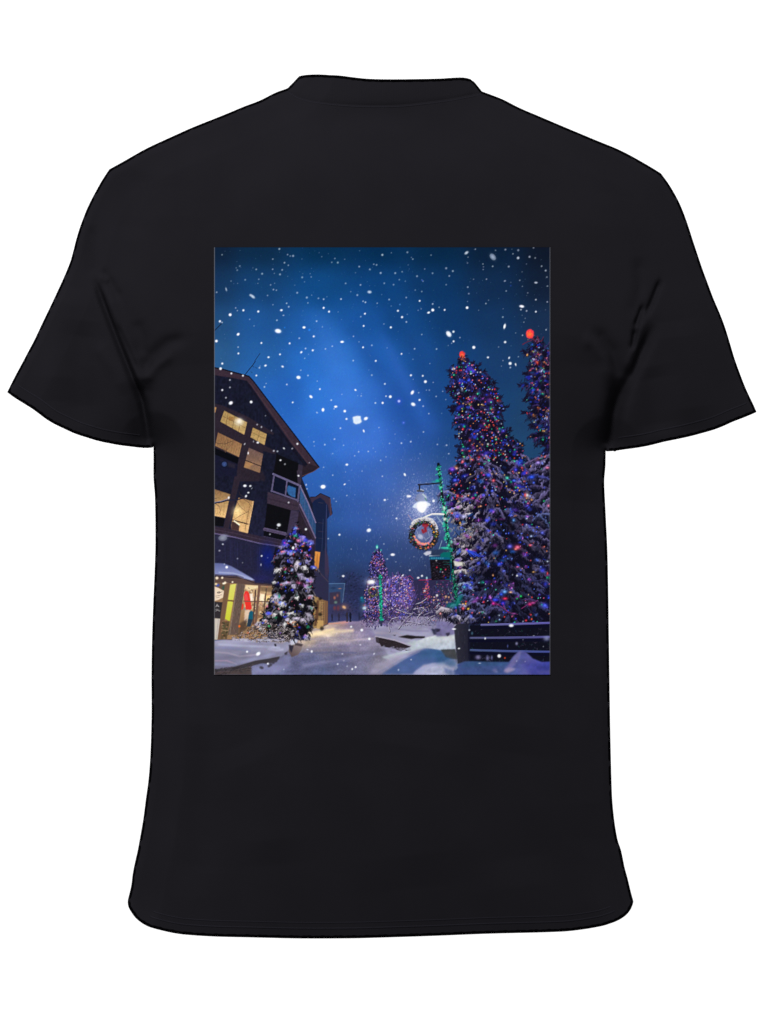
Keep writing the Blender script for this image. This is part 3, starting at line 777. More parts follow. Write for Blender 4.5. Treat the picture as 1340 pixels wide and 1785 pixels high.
poly(R4((1280, 1100), (1400, 1100), (1400, 1190), (1310, 1180)), C(44, 44, 68), .9, 1)
for i in range(60):
    x, y = rng.uniform(626, 684), rng.uniform(1076, 1094)
    stroke([(x, y), (x + rng.normal(0, 2), y - rng.uniform(1, 5))], 1.0, C(74, 60, 92) * rng.uniform(.5, 1.4), a=.75, mark=False)
blob(632, 1046, 5, 6, col=(20, 120, 150), a=.6, hard=0)
blob(630, 1042, 2, 2, col=(40, 180, 190), a=.6)
blob(635, 1060, 3.4, 2.8, col=(235, 250, 255), a=.95, hard=.2)
blob(635, 1060, 8, 7, col=(130, 170, 200), a=.35, hard=0)
blob(599.6, 1058.5, 3.6, 2.4, col=(255, 214, 160), a=.95, ang=35, hard=.3)
blob(600, 1058, 8, 6, col=(200, 130, 90), a=.35, hard=0)
for i in range(170):
    x, y = rng.uniform(700, 772), rng.uniform(1052, 1092)
    L = rng.uniform(2, 6)
    a0 = rng.uniform(-2.8, -.3)
    stroke([(x, y), (x + L * math.cos(a0), y + L * math.sin(a0) * .8)], rng.uniform(.6, 1.1), [C(150, 144, 176), C(70, 62, 92), C(104, 92, 130), C(40, 36, 58)][rng.integers(4)] * rng.uniform(.7, 1.1), .4, a=.75)
for i in range(420):
    x, y = rng.uniform(640, 774), rng.uniform(1050, 1092)
    if 640 < x < 668 and y < 1072:
        continue
    L = rng.uniform(1.5, 5)
    a0 = rng.uniform(-2.9, -.2)
    stroke([(x, y), (x + L * math.cos(a0), y + L * math.sin(a0) * .8)], rng.uniform(.7, 1.4), [C(44, 38, 62), C(70, 60, 92), C(96, 82, 124), C(58, 48, 78), C(168, 162, 190)][rng.integers(5)] * rng.uniform(.7, 1.1), .4, a=.7)
for i in range(70):
    blob(rng.uniform(690, 774), rng.uniform(1040, 1084), rng.uniform(.5, 1.0), col=[(220, 120, 110), (110, 100, 240), (230, 180, 150), (170, 120, 220)][rng.integers(4)], a=.75, hard=.4)
for i in range(60):
    blob(rng.uniform(716, 770), rng.uniform(1080, 1096), rng.uniform(2, 5), rng.uniform(1, 2), col=(150, 144, 174), a=.6, hard=.2)
for i in range(26):
    x = rng.uniform(640, 700)
    blob(x, 1088 + rng.normal(0, 2), rng.uniform(3, 7), rng.uniform(1, 2.2), col=(140, 130, 166), a=.55, hard=.2)
# far lamp on its lit green post
motif('printed_lamp_post', 'far lamp post wrapped in green lights')
stroke([(662.3, 1003), (664.6, 1084)], 5.0, C(20, 74, 80))
for i in range(150):
    t = rng.random()
    blob(662.3 + 2.3 * t + rng.normal(0, 1.5), 1003 + 81 * t, rng.uniform(.6, 1.3), col=[(30, 190, 150), (20, 160, 120), (60, 210, 170), (16, 110, 100)][rng.integers(4)], a=.85, hard=.4)
stroke([(664.6, 1084), (664.4, 1090)], 4, C(50, 54, 84))
stroke([(650, 1024), (656, 1022), (662, 1022)], 1.6, C(190, 186, 190))
for i in range(120):
    t = rng.uniform(0, 6.283)
    blob(650.2 + 7.2 * math.cos(t) + rng.normal(0, .7), 1032 + 7.6 * math.sin(t) + rng.normal(0, .7), rng.uniform(.6, 1.2), col=[(60, 60, 40), (110, 106, 60), (40, 44, 46), (150, 140, 96)][rng.integers(4)], a=.85, mark=True)
blob(650.5, 1026.5, 2, 1.6, col=(220, 60, 60), a=.9)
stroke([(645, 1025), (650, 1022.5), (655, 1025)], 1.6, C(226, 206, 206), a=.8)
blob(646.6, 1014.6, 12, 8, col=(190, 190, 235), a=.55, hard=0)
blob(646.6, 1014.6, 7, 3.6, col=(255, 252, 244), a=1, hard=.35, mark=True)
blob(648, 1014.2, 3.4, 2.4, col=(255, 255, 255), a=1, hard=.5)

# the near small fir at left, laden with snow
motif('printed_fir_tree', 'snow-laden fir beside the chalet')
SR = [(912, 514, 518), (925, 508, 525), (938, 498, 536), (950, 489, 546), (963, 476, 541), (977, 474, 545), (990, 477, 551), (1003, 478, 549), (1018, 478, 546), (1036, 473, 547), (1054, 465, 548), (1072, 456, 549), (1083, 450, 548), (1096, 462, 540), (1104, 480, 538), (1110, 500, 534)]


def snow_small(x, y):
    k = np.clip((y - 930) / 120, 0, 1)
    c = C(122, 112, 168) * (1 - k) + C(176, 168, 186) * k
    if y < 950:
        c = C(112, 100, 170)
    return c * rng.uniform(.65, 1.12)


fir(SR, C(15, 14, 20), lambda y: 516, 6.5, lambda y: 8 + (y - 912) * .030, lambda x, y: snow_small(x, y) * .62, 1, 51, snow_p=.35, drop=.7, cap=.36)
# dark hollows between the boughs
for i in range(70):
    y = rng.uniform(960, 1105)
    x = 514 + rng.normal(0, 12 + (y - 950) * .06)
    blob(x, y, rng.uniform(2, 5), rng.uniform(2, 4), col=(12, 12, 17), a=.75, hard=.3)
SC = [(485, 993, 8, 4.5), (518, 984, 7, 9), (524, 1003, 4.5, 8), (531, 990, 6, 5), (537, 979, 5.5, 4.5), (528, 938, 8, 5), (539, 945, 7, 5), (496, 950, 6, 5), (489, 954, 4.5, 3.5), (494, 962, 6, 3.5), (505.5, 963, 4.5, 3.5),
      (533, 964, 4.5, 3.5), (498, 1017, 8, 4.5), (537, 1011, 9, 5), (509, 1017.5, 5, 4), (501, 1017, 9, 4.5), (511, 1021, 4.5, 4.5), (536, 1024, 7, 8), (543, 1010, 4, 4), (541, 1040, 7, 5), (482, 1042, 10, 8), (492, 1053, 7, 6),
      (518, 1042, 5, 3.5), (541, 1059, 7, 4.5), (537.5, 1074, 10, 8), (468.5, 1070, 6, 4.5), (479.5, 1071.5, 3.5, 4.5), (490, 1068, 4.5, 3.5), (507, 1070.5, 8, 5), (518, 1079, 7, 5), (499, 1082, 4.5, 6), (495.5, 1089, 3.5, 5),
      (510, 1084, 4.5, 4.5), (528.5, 1081.5, 5.5, 4.5), (511.5, 1100, 7, 5), (535, 1110, 5, 4.5), (449, 1089.5, 5.5, 5), (454.5, 1096, 4.5, 3.5), (516, 950, 4, 4), (508, 975, 4, 3.5), (479, 1015, 5, 3), (525, 1055, 4, 3), (462, 1082, 6, 4)]
for (x, y, rx, ry) in sorted(SC, key=lambda q: q[1]):
    clump(x, y, rx * rng.uniform(.85, 1.05), ry * rng.uniform(.8, 1.0), np.minimum(snow_small(x, y) * 1.42, 226), C(14, 13, 18), .75, rng.normal(0, .12) + (.22 if x > 518 else -.22 if x < 505 else 0))
for i in range(46):
    y = rng.uniform(960, 1105)
    x = 514 + rng.normal(0, 13 + (y - 950) * .06)
    blob(x, y, rng.uniform(1.5, 4.5), rng.uniform(1.5, 3.6), col=(11, 11, 15), a=.8, hard=.3)
SPAL = [(70, 90, 255), (50, 70, 240), (246, 110, 130), (250, 140, 80), (30, 190, 120), (250, 120, 180), (160, 180, 255), (220, 60, 60), (110, 110, 255)]
needles(SR, 900, 303, gain=1.3, lmin=1.5, lmax=4)
lights(SR, 44, 52, glow=.95, pal=[(54, 66, 240), (70, 80, 250), (60, 60, 220), (240, 110, 170), (90, 120, 255)], r=(1.0, 1.7), ymin=918, dens=lambda y: 5 if y < 965 else 1.0 if y < 1020 else .5)
lights(SR, 150, 53, glow=.25, pal=SPAL, r=(.5, 1.0), ymin=916, dens=lambda y: 2.6 if y < 965 else 1.0)
for (x, y, rx, ry, c) in [(514, 934, 2.6, 2.4, (40, 200, 150)), (516, 921, 2, 4, (160, 170, 255)), (513, 927, 2.6, 4, (60, 70, 240)), (495, 946, 4, 5, (40, 50, 220)), (496, 946, 2, 1.4, (230, 60, 190)), (493, 962, 4, 2, (255, 150, 150)),
                          (520, 942, 4, 3, (250, 140, 190)), (532, 942, 4, 3, (60, 70, 210)), (546, 989, 5, 3.4, (100, 110, 255)), (546, 991, 1.6, 1.6, (230, 240, 255)), (509, 993, 2, 2.4, (180, 200, 255)), (497, 996, 2, 2, (30, 180, 110)),
                          (468, 1069, 4.5, 3, (56, 70, 240)), (496, 1075, 3.4, 2.6, (80, 90, 245)), (469, 1091, 3, 2, (50, 170, 100)), (480, 1077, 3, 2, (26, 120, 80)), (500, 1015, 2, 1.6, (190, 200, 255)), (510, 1029, 2.4, 2.4, (60, 56, 220)),
                          (536, 1012, 4, 2.6, (110, 110, 240)), (531, 1020, 4, 2.6, (200, 130, 220)), (488, 1051, 2.4, 2.6, (80, 110, 230)), (486, 1039, 2, 3, (20, 140, 110)), (514, 1092, 2, 1.6, (246, 140, 50)), (519, 1090, 1.4, 1.4, (255, 180, 120)),
                          (537, 1093, 2.4, 3, (20, 120, 80)), (497, 1053, 2, 1.8, (70, 90, 230)), (528, 952, 2, 1.6, (250, 150, 70))]:
    blob(x, y, rx, ry, col=c, a=.85, hard=.15)
warp(CUR, 1.6, 3.0, 201)
# snowy hedge at its foot
motif('printed_hedge')
rng = np.random.default_rng(61)
hedge = [(1085, 452, 470), (1092, 440, 500), (1100, 424, 512), (1106, 408, 514), (1114, 402, 510), (1120, 480, 505)]
hl, hr = interp_edges(hedge)
for i in range(760):
    y = 1086 + 32 * rng.random() ** .75
    x = rng.uniform(hl(y), hr(y))
    a0 = rng.uniform(0, 3.14)
    L = rng.uniform(1.5, 4.5)
    c = C(74, 62, 60) if rng.random() < .5 else C(180, 168, 172)
    if x < 450 and rng.random() < .4:
        c = C(150, 122, 104)
    stroke([(x, y), (x + L * math.cos(a0), y + L * math.sin(a0) * .8)], rng.uniform(.8, 1.7), c * rng.uniform(.45, 1.1), .5, a=.9)
for (x, y, c) in [(469, 1091, (60, 180, 110)), (450, 1093, (236, 190, 170)), (432, 1103, (200, 110, 80)), (446, 1108, (150, 130, 60))]:
    blob(x, y, 2.2, 1.6, col=c, a=.8, hard=.2)
for i in range(30):
    x = rng.uniform(405, 500)
    blob(x, 1115 + rng.normal(0, 1.2), rng.uniform(2, 5), rng.uniform(1, 2), col=(176, 174, 196), a=.7, hard=.3)

# -------------------------------------------------------------- two tall firs
motif('printed_fir_tree', 'tall lit fir cut off by the right edge of the print')
BR2 = [(588, 934, 938), (600, 924, 950), (612, 911, 965), (622, 918, 970), (636, 924, 975), (650, 914, 985), (662, 917, 990), (672, 907, 995), (678, 921, 1000), (690, 919, 1000), (698, 914, 1000), (709, 927, 1000), (720, 912, 1000),
       (729, 931, 1000), (740, 924, 1000), (750, 937, 1000), (762, 918, 1000), (775, 938, 1000), (792, 944, 1000), (802, 920, 1000), (830, 900, 1000), (1000, 900, 1000), (1088, 900, 1000)]


def snow_big(x, y):
    if y < 790:
        c = C(52, 44, 92)
    elif y < 1000:
        c = C(116, 108, 158)
    else:
        c = C(92, 94, 152)
    k = math.exp(-(((x - 800) / 34) ** 2 + ((y - 918) / 62) ** 2))
    c = c * (1 - k) + C(214, 204, 206) * k
    if x > 850 and y > 900:
        c = c * .85
    return c * rng.uniform(.6, 1.2)


DK = C(17, 15, 34)
fir(BR2, DK, lambda y: 958, 7, lambda y: 9 + np.clip(y - 590, 0, 250) * .045, snow_big, 1, 81, upturn=.15, snow_p=.50, drop=.35, cap=.30, inm=5, saw=8.)
for (x, y, tx, ty) in [(1110, 330, 1000, 275), (1110, 560, 1020, 540), (1100, 660, 965, 682), (1130, 790, 1055, 800), (1130, 860, 1020, 850), (1160, 940, 1080, 950), (1130, 1010, 1005, 1000), (1160, 1060, 1080, 1035), (1190, 1140, 1090, 1140), (1250, 1190, 1120, 1170), (1120, 450, 1060, 470), (1180, 250, 1130, 190), (1200, 240, 1250, 180)]:
    spike(*T1((x, y))[0], *T1((tx, ty))[0], 4.2, C(22, 19, 42), 14)
for p in [((1010, 205), (1060, 175), (1140, 150)), ((1140, 130), (1170, 170), (1180, 110)), ((1200, 170), (1240, 150), (1255, 115)), ((1180, 110), (1195, 170)), ((1110, 130), (1150, 165), (1190, 180))]:
    stroke(T1(*p), 1.8, C(96, 34, 60), 1.0)
blob(923.7, 581.8, 7.0, 8.2, col=(250, 56, 74), a=1, hard=.85, mark=True)
blob(923.2, 583, 4.4, 5.2, col=(255, 92, 48), a=.9, hard=.2)
for i in range(26):
    blob(923.5 + rng.normal(0, 2.4), 582.5 + rng.normal(0, 3), .8, col=(255, 150, 60), a=.55, hard=.3)


motif('printed_fir_tree', 'tall lit fir with a red ball behind the fence')
BR1 = [(618, 803, 808), (626, 799, 816), (632, 797, 826), (645, 781, 838), (658, 783, 850), (668, 781, 862), (676, 778, 864), (690, 786, 872), (700, 794, 872), (709, 783, 884), (720, 791, 872), (734, 791, 876), (748, 797, 880), (761, 794, 892),
       (770, 806, 905), (778, 795, 915), (785, 800, 915), (796, 793, 918), (808, 789, 915), (820, 783, 920), (835, 781, 920), (847, 783, 925), (858, 778, 930), (864, 766, 930), (872, 780, 935), (884, 776, 940), (900, 787, 940), (915, 795, 945),
       (930, 804, 950), (945, 786, 960), (960, 782, 960), (972, 788, 960), (985, 790, 960), (1000, 788, 962), (1015, 800, 962), (1040, 800, 962), (1060, 790, 962), (1075, 776, 962), (1088, 784, 962)]
fir(BR1, DK, lambda y: np.interp(y, [618, 780, 1088], [806, 842, 880]), 7, lambda y: 8.5 + np.clip(y - 620, 0, 320) * .034, snow_big, 1, 91, upturn=.25, snow_p=.52, drop=.35, cap=.30, inm=5, saw=8.)
for (x, y, tx, ty) in [(400, 500, 440, 405), (450, 520, 510, 425), (470, 560, 570, 515), (540, 690, 640, 600), (560, 690, 695, 645), (580, 770, 710, 705), (610, 830, 690, 770), (640, 880, 765, 815), (690, 990, 845, 935), (700, 1010, 780, 970), (660, 1120, 785, 1085), (700, 1180, 790, 1150), (760, 1240, 885, 1195),
                       (230, 540, 140, 500), (230, 610, 150, 560), (200, 700, 110, 712), (240, 830, 170, 800), (230, 950, 140, 940), (240, 960, 160, 985), (290, 1110, 205, 1105), (300, 1180, 225, 1195), (310, 1270, 220, 1280), (300, 430, 262, 375), (330, 440, 375, 375), (300, 900, 240, 880), (190, 760, 165, 790)]:
    spike(*T1((x, y))[0], *T1((tx, ty))[0], 4.6, C(20, 17, 38), 14)
for (x, y, tx, ty) in [(290, 130, 215, 115), (280, 250, 225, 255), (230, 420, 150, 430), (240, 580, 140, 590), (120, 690, 30, 700)]:
    spike(*T2((x, y))[0], *T2((tx, ty))[0], 3.4, C(26, 22, 42))
# bluish and purple light soaked up by the twigs
for i in range(260):
    y = rng.uniform(625, 1080)
    a_, b_ = np.interp(y, [q[0] for q in BR1], [q[1] for q in BR1]) + 3, np.interp(y, [q[0] for q in BR1], [q[2] for q in BR1]) - 3
    x = rng.uniform(a_, max(b_, a_ + 1))
    if y > 870 and rng.random() < .55:
        continue
    blob(x, y, rng.uniform(1.5, 4.5), rng.uniform(1.2, 3.2), col=C(*[(34, 44, 190), (26, 40, 160), (84, 44, 120), (60, 40, 110), (30, 70, 170), (120, 44, 90)][rng.integers(6)]) * rng.uniform(.6, 1.1), a=rng.uniform(.25, .65), hard=.15, ang=rng.uniform(-40, 40))
for i in range(90):
    y = rng.uniform(600, 800)
    a_ = np.interp(y, [q[0] for q in BR2], [q[1] for q in BR2]) + 3
    blob(rng.uniform(a_, 960), y, rng.uniform(1.5, 4.5), rng.uniform(1.2, 3.2), col=C(*[(34, 44, 200), (26, 40, 170), (84, 44, 120), (30, 90, 170)][rng.integers(4)]), a=rng.uniform(.25, .65), hard=.15)
rng = np.random.default_rng(93)
# the dark heart of the tree
for (x, y, rx, ry, a) in [(880, 920, 34, 30, .8), (850, 880, 22, 16, .45), (890, 960, 40, 22, .75), (850, 1010, 36, 34, .75), (900, 1030, 40, 30, .7), (930, 1075, 50, 18, .7), (850, 1075, 40, 16, .7), (868, 800, 20, 14, .35), (915, 855, 16, 12, .4)]:
    blob(x, y, rx, ry, col=(9, 10, 22), a=a * .9, hard=0)
for i in range(420):    # fine bluish needles left in the dark
    x, y = rng.uniform(812, 958), rng.uniform(870, 1086)
    L = rng.uniform(3, 9)
    a0 = rng.uniform(.5, 2.6)
    c = [C(46, 52, 104), C(30, 40, 90), C(66, 58, 110), C(40, 60, 90), C(90, 84, 120)][rng.integers(5)]
    stroke([(x, y), (x + L * math.cos(a0), y + L * math.sin(a0))], rng.uniform(.7, 1.3), c * rng.uniform(.5, 1.15), .4, a=.75)
# named snow-laden boughs
SB = [(T2((480, 270), (530, 275), (590, 350)), 12, (92, 86, 136)), (T2((490, 390), (540, 390), (600, 450), (640, 510)), 11, (104, 98, 144)), (T2((880, 400), (960, 330), (1040, 370), (1080, 440)), 13, (92, 80, 130)),
      (T2((1040, 330), (1180, 260), (1320, 230)), 8, (120, 104, 158)), (T2((1250, 400), (1300, 350), (1335, 350)), 11, (140, 130, 186)), (T2((1080, 490), (1160, 460), (1290, 490), (1335, 520)), 10, (72, 76, 150)),
      (T2((1100, 590), (1200, 590), (1300, 610)), 7, (92, 84, 136)), (T2((1130, 775), (1200, 760), (1270, 680), (1330, 630)), 9, (108, 98, 148)), (T2((860, 740), (920, 700), (950, 685)), 5, (150, 140, 176)),
      (T2((1130, 980), (1200, 930), (1280, 905), (1330, 910)), 9, (104, 116, 176)), (T2((1220, 935), (1290, 1010), (1320, 1060)), 5, (90, 110, 170)), (T2((980, 1200), (1030, 1090), (1090, 1060), (1100, 1090)), 10, (98, 94, 136)),
      (T2((1080, 1090), (1170, 1120), (1240, 1110), (1335, 1090)), 8, (92, 88, 140)), (T2((430, 1030), (520, 1040), (600, 1100), (640, 1150)), 10, (124, 118, 156)), (T2((640, 1170), (700, 1150), (760, 1180), (775, 1230)), 11, (120, 114, 150)),
      (T2((180, 920), (250, 900), (300, 930)), 11, (132, 130, 196)), (T2((20, 690), (80, 650), (150, 655), (240, 690)), 9, (128, 128, 182)), (T2((270, 730), (330, 720), (420, 745)), 9, (120, 118, 160)), (T2((150, 390), (200, 375), (230, 390)), 7, (110, 80, 190)),
      (T2((220, 1210), (260, 1195), (330, 1220), (370, 1260)), 8, (140, 130, 160)), (T2((150, 1250), (210, 1240), (290, 1290)), 8, (134, 126, 158)), (T2((350, 1220), (380, 1180), (420, 1180)), 9, (136, 128, 156)), (T2((490, 1170), (540, 1220), (550, 1290)), 6, (120, 112, 140)),
      (R8((220, 20), (260, 30), (310, 20)), 9, (232, 226, 210)), (R8((180, 130), (260, 100), (340, 95), (360, 130)), 9, (212, 204, 204)), (R8((360, 100), (420, 60), (460, 40)), 3, (170, 164, 190)), (R8((270, 260), (330, 245), (390, 270), (420, 320)), 10, (160, 180, 206)),
      (R8((250, 420), (310, 390), (370, 400)), 12, (96, 112, 170)), (R8((20, 580), (80, 545), (160, 560)), 15, (196, 184, 200)), (R8((180, 520), (260, 500), (330, 510)), 14, (178, 172, 216)), (R8((200, 640), (250, 620), (290, 660)), 13, (180, 174, 200)),
      (R8((340, 690), (380, 630), (430, 660)), 11, (172, 168, 196)), (R8((390, 490), (450, 465), (520, 500), (560, 560)), 9, (108, 112, 164)), (R8((480, 600), (530, 570), (570, 590)), 5, (140, 140, 180)), (R8((620, 550), (700, 530), (780, 570)), 6, (88, 84, 136)),
      (R8((720, 380), (800, 320), (860, 310), (960, 380)), 12, (84, 88, 150)), (R8((820, 270), (860, 250), (910, 280)), 7, (56, 52, 84)), (R8((1030, 430), (1100, 440), (1190, 460)), 6, (90, 64, 120)), (R8((1050, 215), (1200, 215), (1330, 190)), 4, (66, 66, 120))]
def resample_(p, n_):
    d_ = [0]
    for k in range(len(p) - 1):
        d_.append(d_[-1] + math.dist(p[k], p[k + 1]))
    t_ = np.linspace(0, d_[-1], n_)
    return list(zip(np.interp(t_, d_, [q[0] for q in p]), np.interp(t_, d_, [q[1] for q in p])))


for (p, w, c) in SB:
    w *= .86
    c = C(*c)
    n = int(8 + w * 2)
    for k in range(n):       # dark needles hanging under the snow
        t = rng.random() * (len(p) - 1)
        i = int(t)
        f = t - i
        bx, by = p[i][0] * (1 - f) + p[i + 1][0] * f, p[i][1] * (1 - f) + p[i + 1][1] * f
        stroke([(bx, by), (bx + rng.normal(0, 1.5), by + w * rng.uniform(.7, 1.7))], rng.uniform(.9, 1.7), (C(18, 17, 34) if rng.random() < .6 else c * .55) * rng.uniform(.7, 1.2), .5, a=.9)
    pw = w / 6.7 * 3.6
    q_ = resample_(p, max(2, int(1.5 + sum(math.dist(p[k], p[k + 1]) for k in range(len(p) - 1)) / (pw * .8))))
    for k in range(len(q_)):
        x_, y_ = q_[k]
        k0, k1 = max(0, k - 1), min(len(q_) - 1, k + 1)
        tl = (q_[k1][1] - q_[k0][1]) / (abs(q_[k1][0] - q_[k0][0]) + 2) * (1 if q_[k1][0] > q_[k0][0] else -1)
        f_ = .65 + .45 * math.sin(math.pi * (k + .5) / len(q_))
        clump(x_, y_, pw * .78 * f_ * rng.uniform(.85, 1.15), pw * .50 * f_ * rng.uniform(.85, 1.15), c * rng.uniform(.9, 1.1), C(20, 18, 36), .9, max(-.9, min(.9, tl)))
    stroke([(a, b - pw * .2) for a, b in p], pw * .42, c * 1.04, pw * .22, a=.6, soft=2.2)
for i in range(190):        # pale needle tips in the lamp light
    x, y = rng.normal(806, 17), rng.normal(916, 30)
    if x < BR1[0][1] - 26:
        continue
    L = rng.uniform(2.5, 6)
    a0 = rng.uniform(.9, 2.3)
    stroke([(x, y), (x + L * math.cos(a0), y + L * math.sin(a0))], rng.uniform(.8, 1.5), C(196, 188, 184) * rng.uniform(.5, 1.1), .5, a=.8, mark=x > 785)
CUR -= 1
lights(BR2, 380, 82, glow=.4, r=(.55, 1.2), dens=lambda y: (2.0 if y < 800 else .12), ymin=592, inset=3)
CUR += 1
lights(BR1, 130, 95, glow=.9, pal=[(50, 76, 255), (70, 90, 255), (110, 90, 255), (90, 130, 255), (190, 90, 230)], r=(.9, 1.5), ymin=625, inset=3)
blob(805.5, 617.6, 5.2, 5.6, col=(246, 60, 62), a=1, hard=.8, mark=True)
blob(805, 618, 3, 3.4, col=(255, 112, 60), a=.9, hard=.15)
warp(CUR, 1.9, 3.0, 211)
warp(CUR - 1, 1.9, 3.0, 221)
for i in range(75):
    y = rng.uniform(640, 1060)
    a_, b_ = np.interp(y, [q[0] for q in BR1], [q[1] for q in BR1]) + 4, np.interp(y, [q[0] for q in BR1], [q[2] for q in BR1]) - 4
    x = rng.uniform(a_, max(b_, a_ + 1))
    c_ = [(40, 60, 240), (60, 70, 250), (110, 60, 220), (150, 60, 170), (40, 110, 220)][rng.integers(5)]
    blob(x, y, rng.uniform(3, 6.5), rng.uniform(2, 4.2), col=c_, a=rng.uniform(.35, .7), hard=.05, ang=rng.uniform(-40, 40))
needles(BR1, 2600, 301)
needles([q for q in BR2 if q[0] < 800], 600, 302)
lights(BR1, 600, 94, glow=.36, r=(.6, 1.2), dens=lambda y: (2.3 if y < 800 else .9 if y < 870 else .28), ymin=622, inset=2)
BIG = [(612, 455, (40, 70, 250), 7, 4.5, 2), (188, 392, (110, 60, 230), 6, 5, 2), (220, 515, (50, 70, 240), 7, 5, 2), (245, 935, (70, 80, 240), 7, 6, 2), (320, 940, (180, 180, 255), 6, 4, 2), (590, 985, (60, 70, 250), 5, 4, 2), (1115, 480, (30, 70, 240), 8, 5, 2),
       (930, 395, (50, 50, 220), 5, 5, 2), (830, 490, (60, 200, 170), 5, 4, 2), (910, 520, (50, 90, 230), 6, 4, 2), (930, 600, (30, 150, 110), 3, 3, 2), (1060, 690, (225, 215, 220), 5.5, 5.5, 2), (1040, 690, (230, 70, 80), 3, 5, 2), (670, 520, (240, 80, 100), 4, 4, 2),
       (555, 455, (220, 40, 170), 2.6, 2, 2), (615, 285, (30, 210, 120), 2.4, 2.4, 2), (700, 40, (80, 210, 170), 3, 2.6, 2), (605, 95, (180, 190, 190), 3, 3, 2), (390, 175, (240, 60, 50), 3, 2, 2), (310, 300, (245, 100, 120), 3.4, 3.6, 2), (240, 378, (250, 170, 160), 2.6, 2.6, 2),
       (250, 700, (226, 60, 70), 4, 4.4, 2), (430, 725, (220, 30, 130), 4.5, 2.4, 2), (460, 690, (20, 150, 110), 3, 3, 2), (235, 570, (240, 80, 110), 2.6, 2.6, 2), (280, 1015, (250, 160, 50), 2.2, 3, 2), (520, 820, (240, 150, 110), 3, 2.4, 2), (255, 830, (190, 110, 220), 4, 3.4, 2),
       (860, 1290, (90, 90, 230), 7, 6, 2), (950, 1300, (240, 90, 130), 8, 6, 2), (930, 1320, (250, 120, 110), 4, 3, 2), (1100, 1275, (250, 90, 110), 4, 3, 2), (1110, 1170, (150, 170, 220), 4, 3, 2), (1190, 310, (170, 140, 255), 5, 4, 2), (1140, 545, (60, 90, 255), 3, 3, 2),
       (1300, 370, (240, 110, 150), 5, 3, 2), (1260, 760, (20, 150, 90), 3, 3, 2), (1310, 815, (250, 110, 150), 3, 3, 2), (1240, 1130, (80, 90, 210), 5, 4, 2), (655, 640, (60, 80, 240), 4, 3, 2), (905, 985, (70, 130, 200), 4, 4, 2),
       (800, 345, (90, 150, 240), 7, 5, 8), (870, 350, (255, 180, 140), 4.5, 2.4, 8), (760, 375, (30, 70, 220), 5, 4, 8), (805, 425, (240, 30, 70), 6.5, 3.6, 8), (990, 397, (20, 200, 90), 3, 3, 8), (945, 425, (30, 170, 90), 2.4, 2, 8), (670, 480, (240, 30, 150), 4.5, 4, 8),
       (690, 440, (30, 50, 230), 8, 4, 8), (780, 480, (40, 40, 220), 6, 6, 8), (1095, 490, (245, 40, 110), 5, 4, 8), (1130, 475, (190, 70, 140), 6, 3, 8), (1270, 505, (60, 80, 250), 7, 6, 8), (1050, 680, (240, 40, 50), 2.8, 2.6, 8), (1115, 665, (240, 80, 50), 2.2, 2.4, 8),
       (555, 465, (240, 50, 60), 2.8, 2.6, 8), (798, 638, (230, 50, 50), 2, 2, 8), (740, 670, (130, 160, 230), 2.2, 2.4, 8), (930, 660, (60, 60, 220), 2.2, 2, 8), (1180, 695, (30, 190, 160), 1.6, 1.6, 8), (240, 525, (70, 90, 250), 7, 5, 8), (315, 540, (245, 70, 90), 3.6, 3.6, 8),
       (375, 545, (250, 190, 60), 3.2, 3, 8), (345, 485, (245, 170, 60), 2.4, 3, 8), (350, 460, (220, 40, 60), 2, 2, 8), (50, 600, (240, 140, 140), 2.8, 3, 8), (420, 590, (220, 70, 90), 2.2, 2, 8), (400, 300, (90, 100, 250), 5, 4, 8), (330, 290, (60, 150, 180), 4, 4.4, 8), (740, 20, (40, 60, 230), 6, 4, 8),
       (575, 318, (60, 200, 180), 2, 1.8, 8), (950, 55, (200, 80, 150), 4, 2, 8), (1300, 130, (210, 50, 60), 2, 4, 8), (910, 600, (120, 60, 140), 6, 2, 8), (700, 690, (20, 90, 60), 4, 3, 8), (1120, 412, (230, 70, 60), 1.8, 1.4, 8), (500, 240, (120, 170, 230), 2, 1.4, 8)]
for (x, y, c, rx, ry, f) in BIG:
    px, py = (T2 if f == 2 else R8)((x, y))[0]
    blob(px, py, rx * .95, ry * .95, col=C(*c) * .85, a=.5, hard=0)
    blob(px, py, rx * .55, ry * .55, col=c, a=.85, hard=.1)
    blob(px, py, rx * .3, ry * .3, col=np.minimum(C(*c) + 50, 255), a=.75, hard=.3)
for p in [((700, 480), (760, 520), (860, 590), (950, 610)), ((780, 480), (800, 540), (850, 600)), ((1000, 540), (1060, 500), (1090, 490)), ((1090, 490), (1150, 470), (1190, 440)), ((640, 440), (700, 500), (760, 480))]:
    stroke(R8(*p), 1.5, C(150, 50, 120), .6, a=.7, mark=False)
for k in range(12):          # the blue lit fan of needles by the sign
    stroke(R7((1095, 430), (1130 + k * 14, 470 + (k % 4) * 22), (1150 + k * 17, 520 + (k % 5) * 14 - k * 4)), 1.5, C(50, 80, 225) * rng.uniform(.7, 1.1), .6, a=.8)
blob(690 + 1100 / 8.93, 910 + 425 / 8.93, 2, 2.2, col=(240, 90, 210), a=.9, hard=.2)

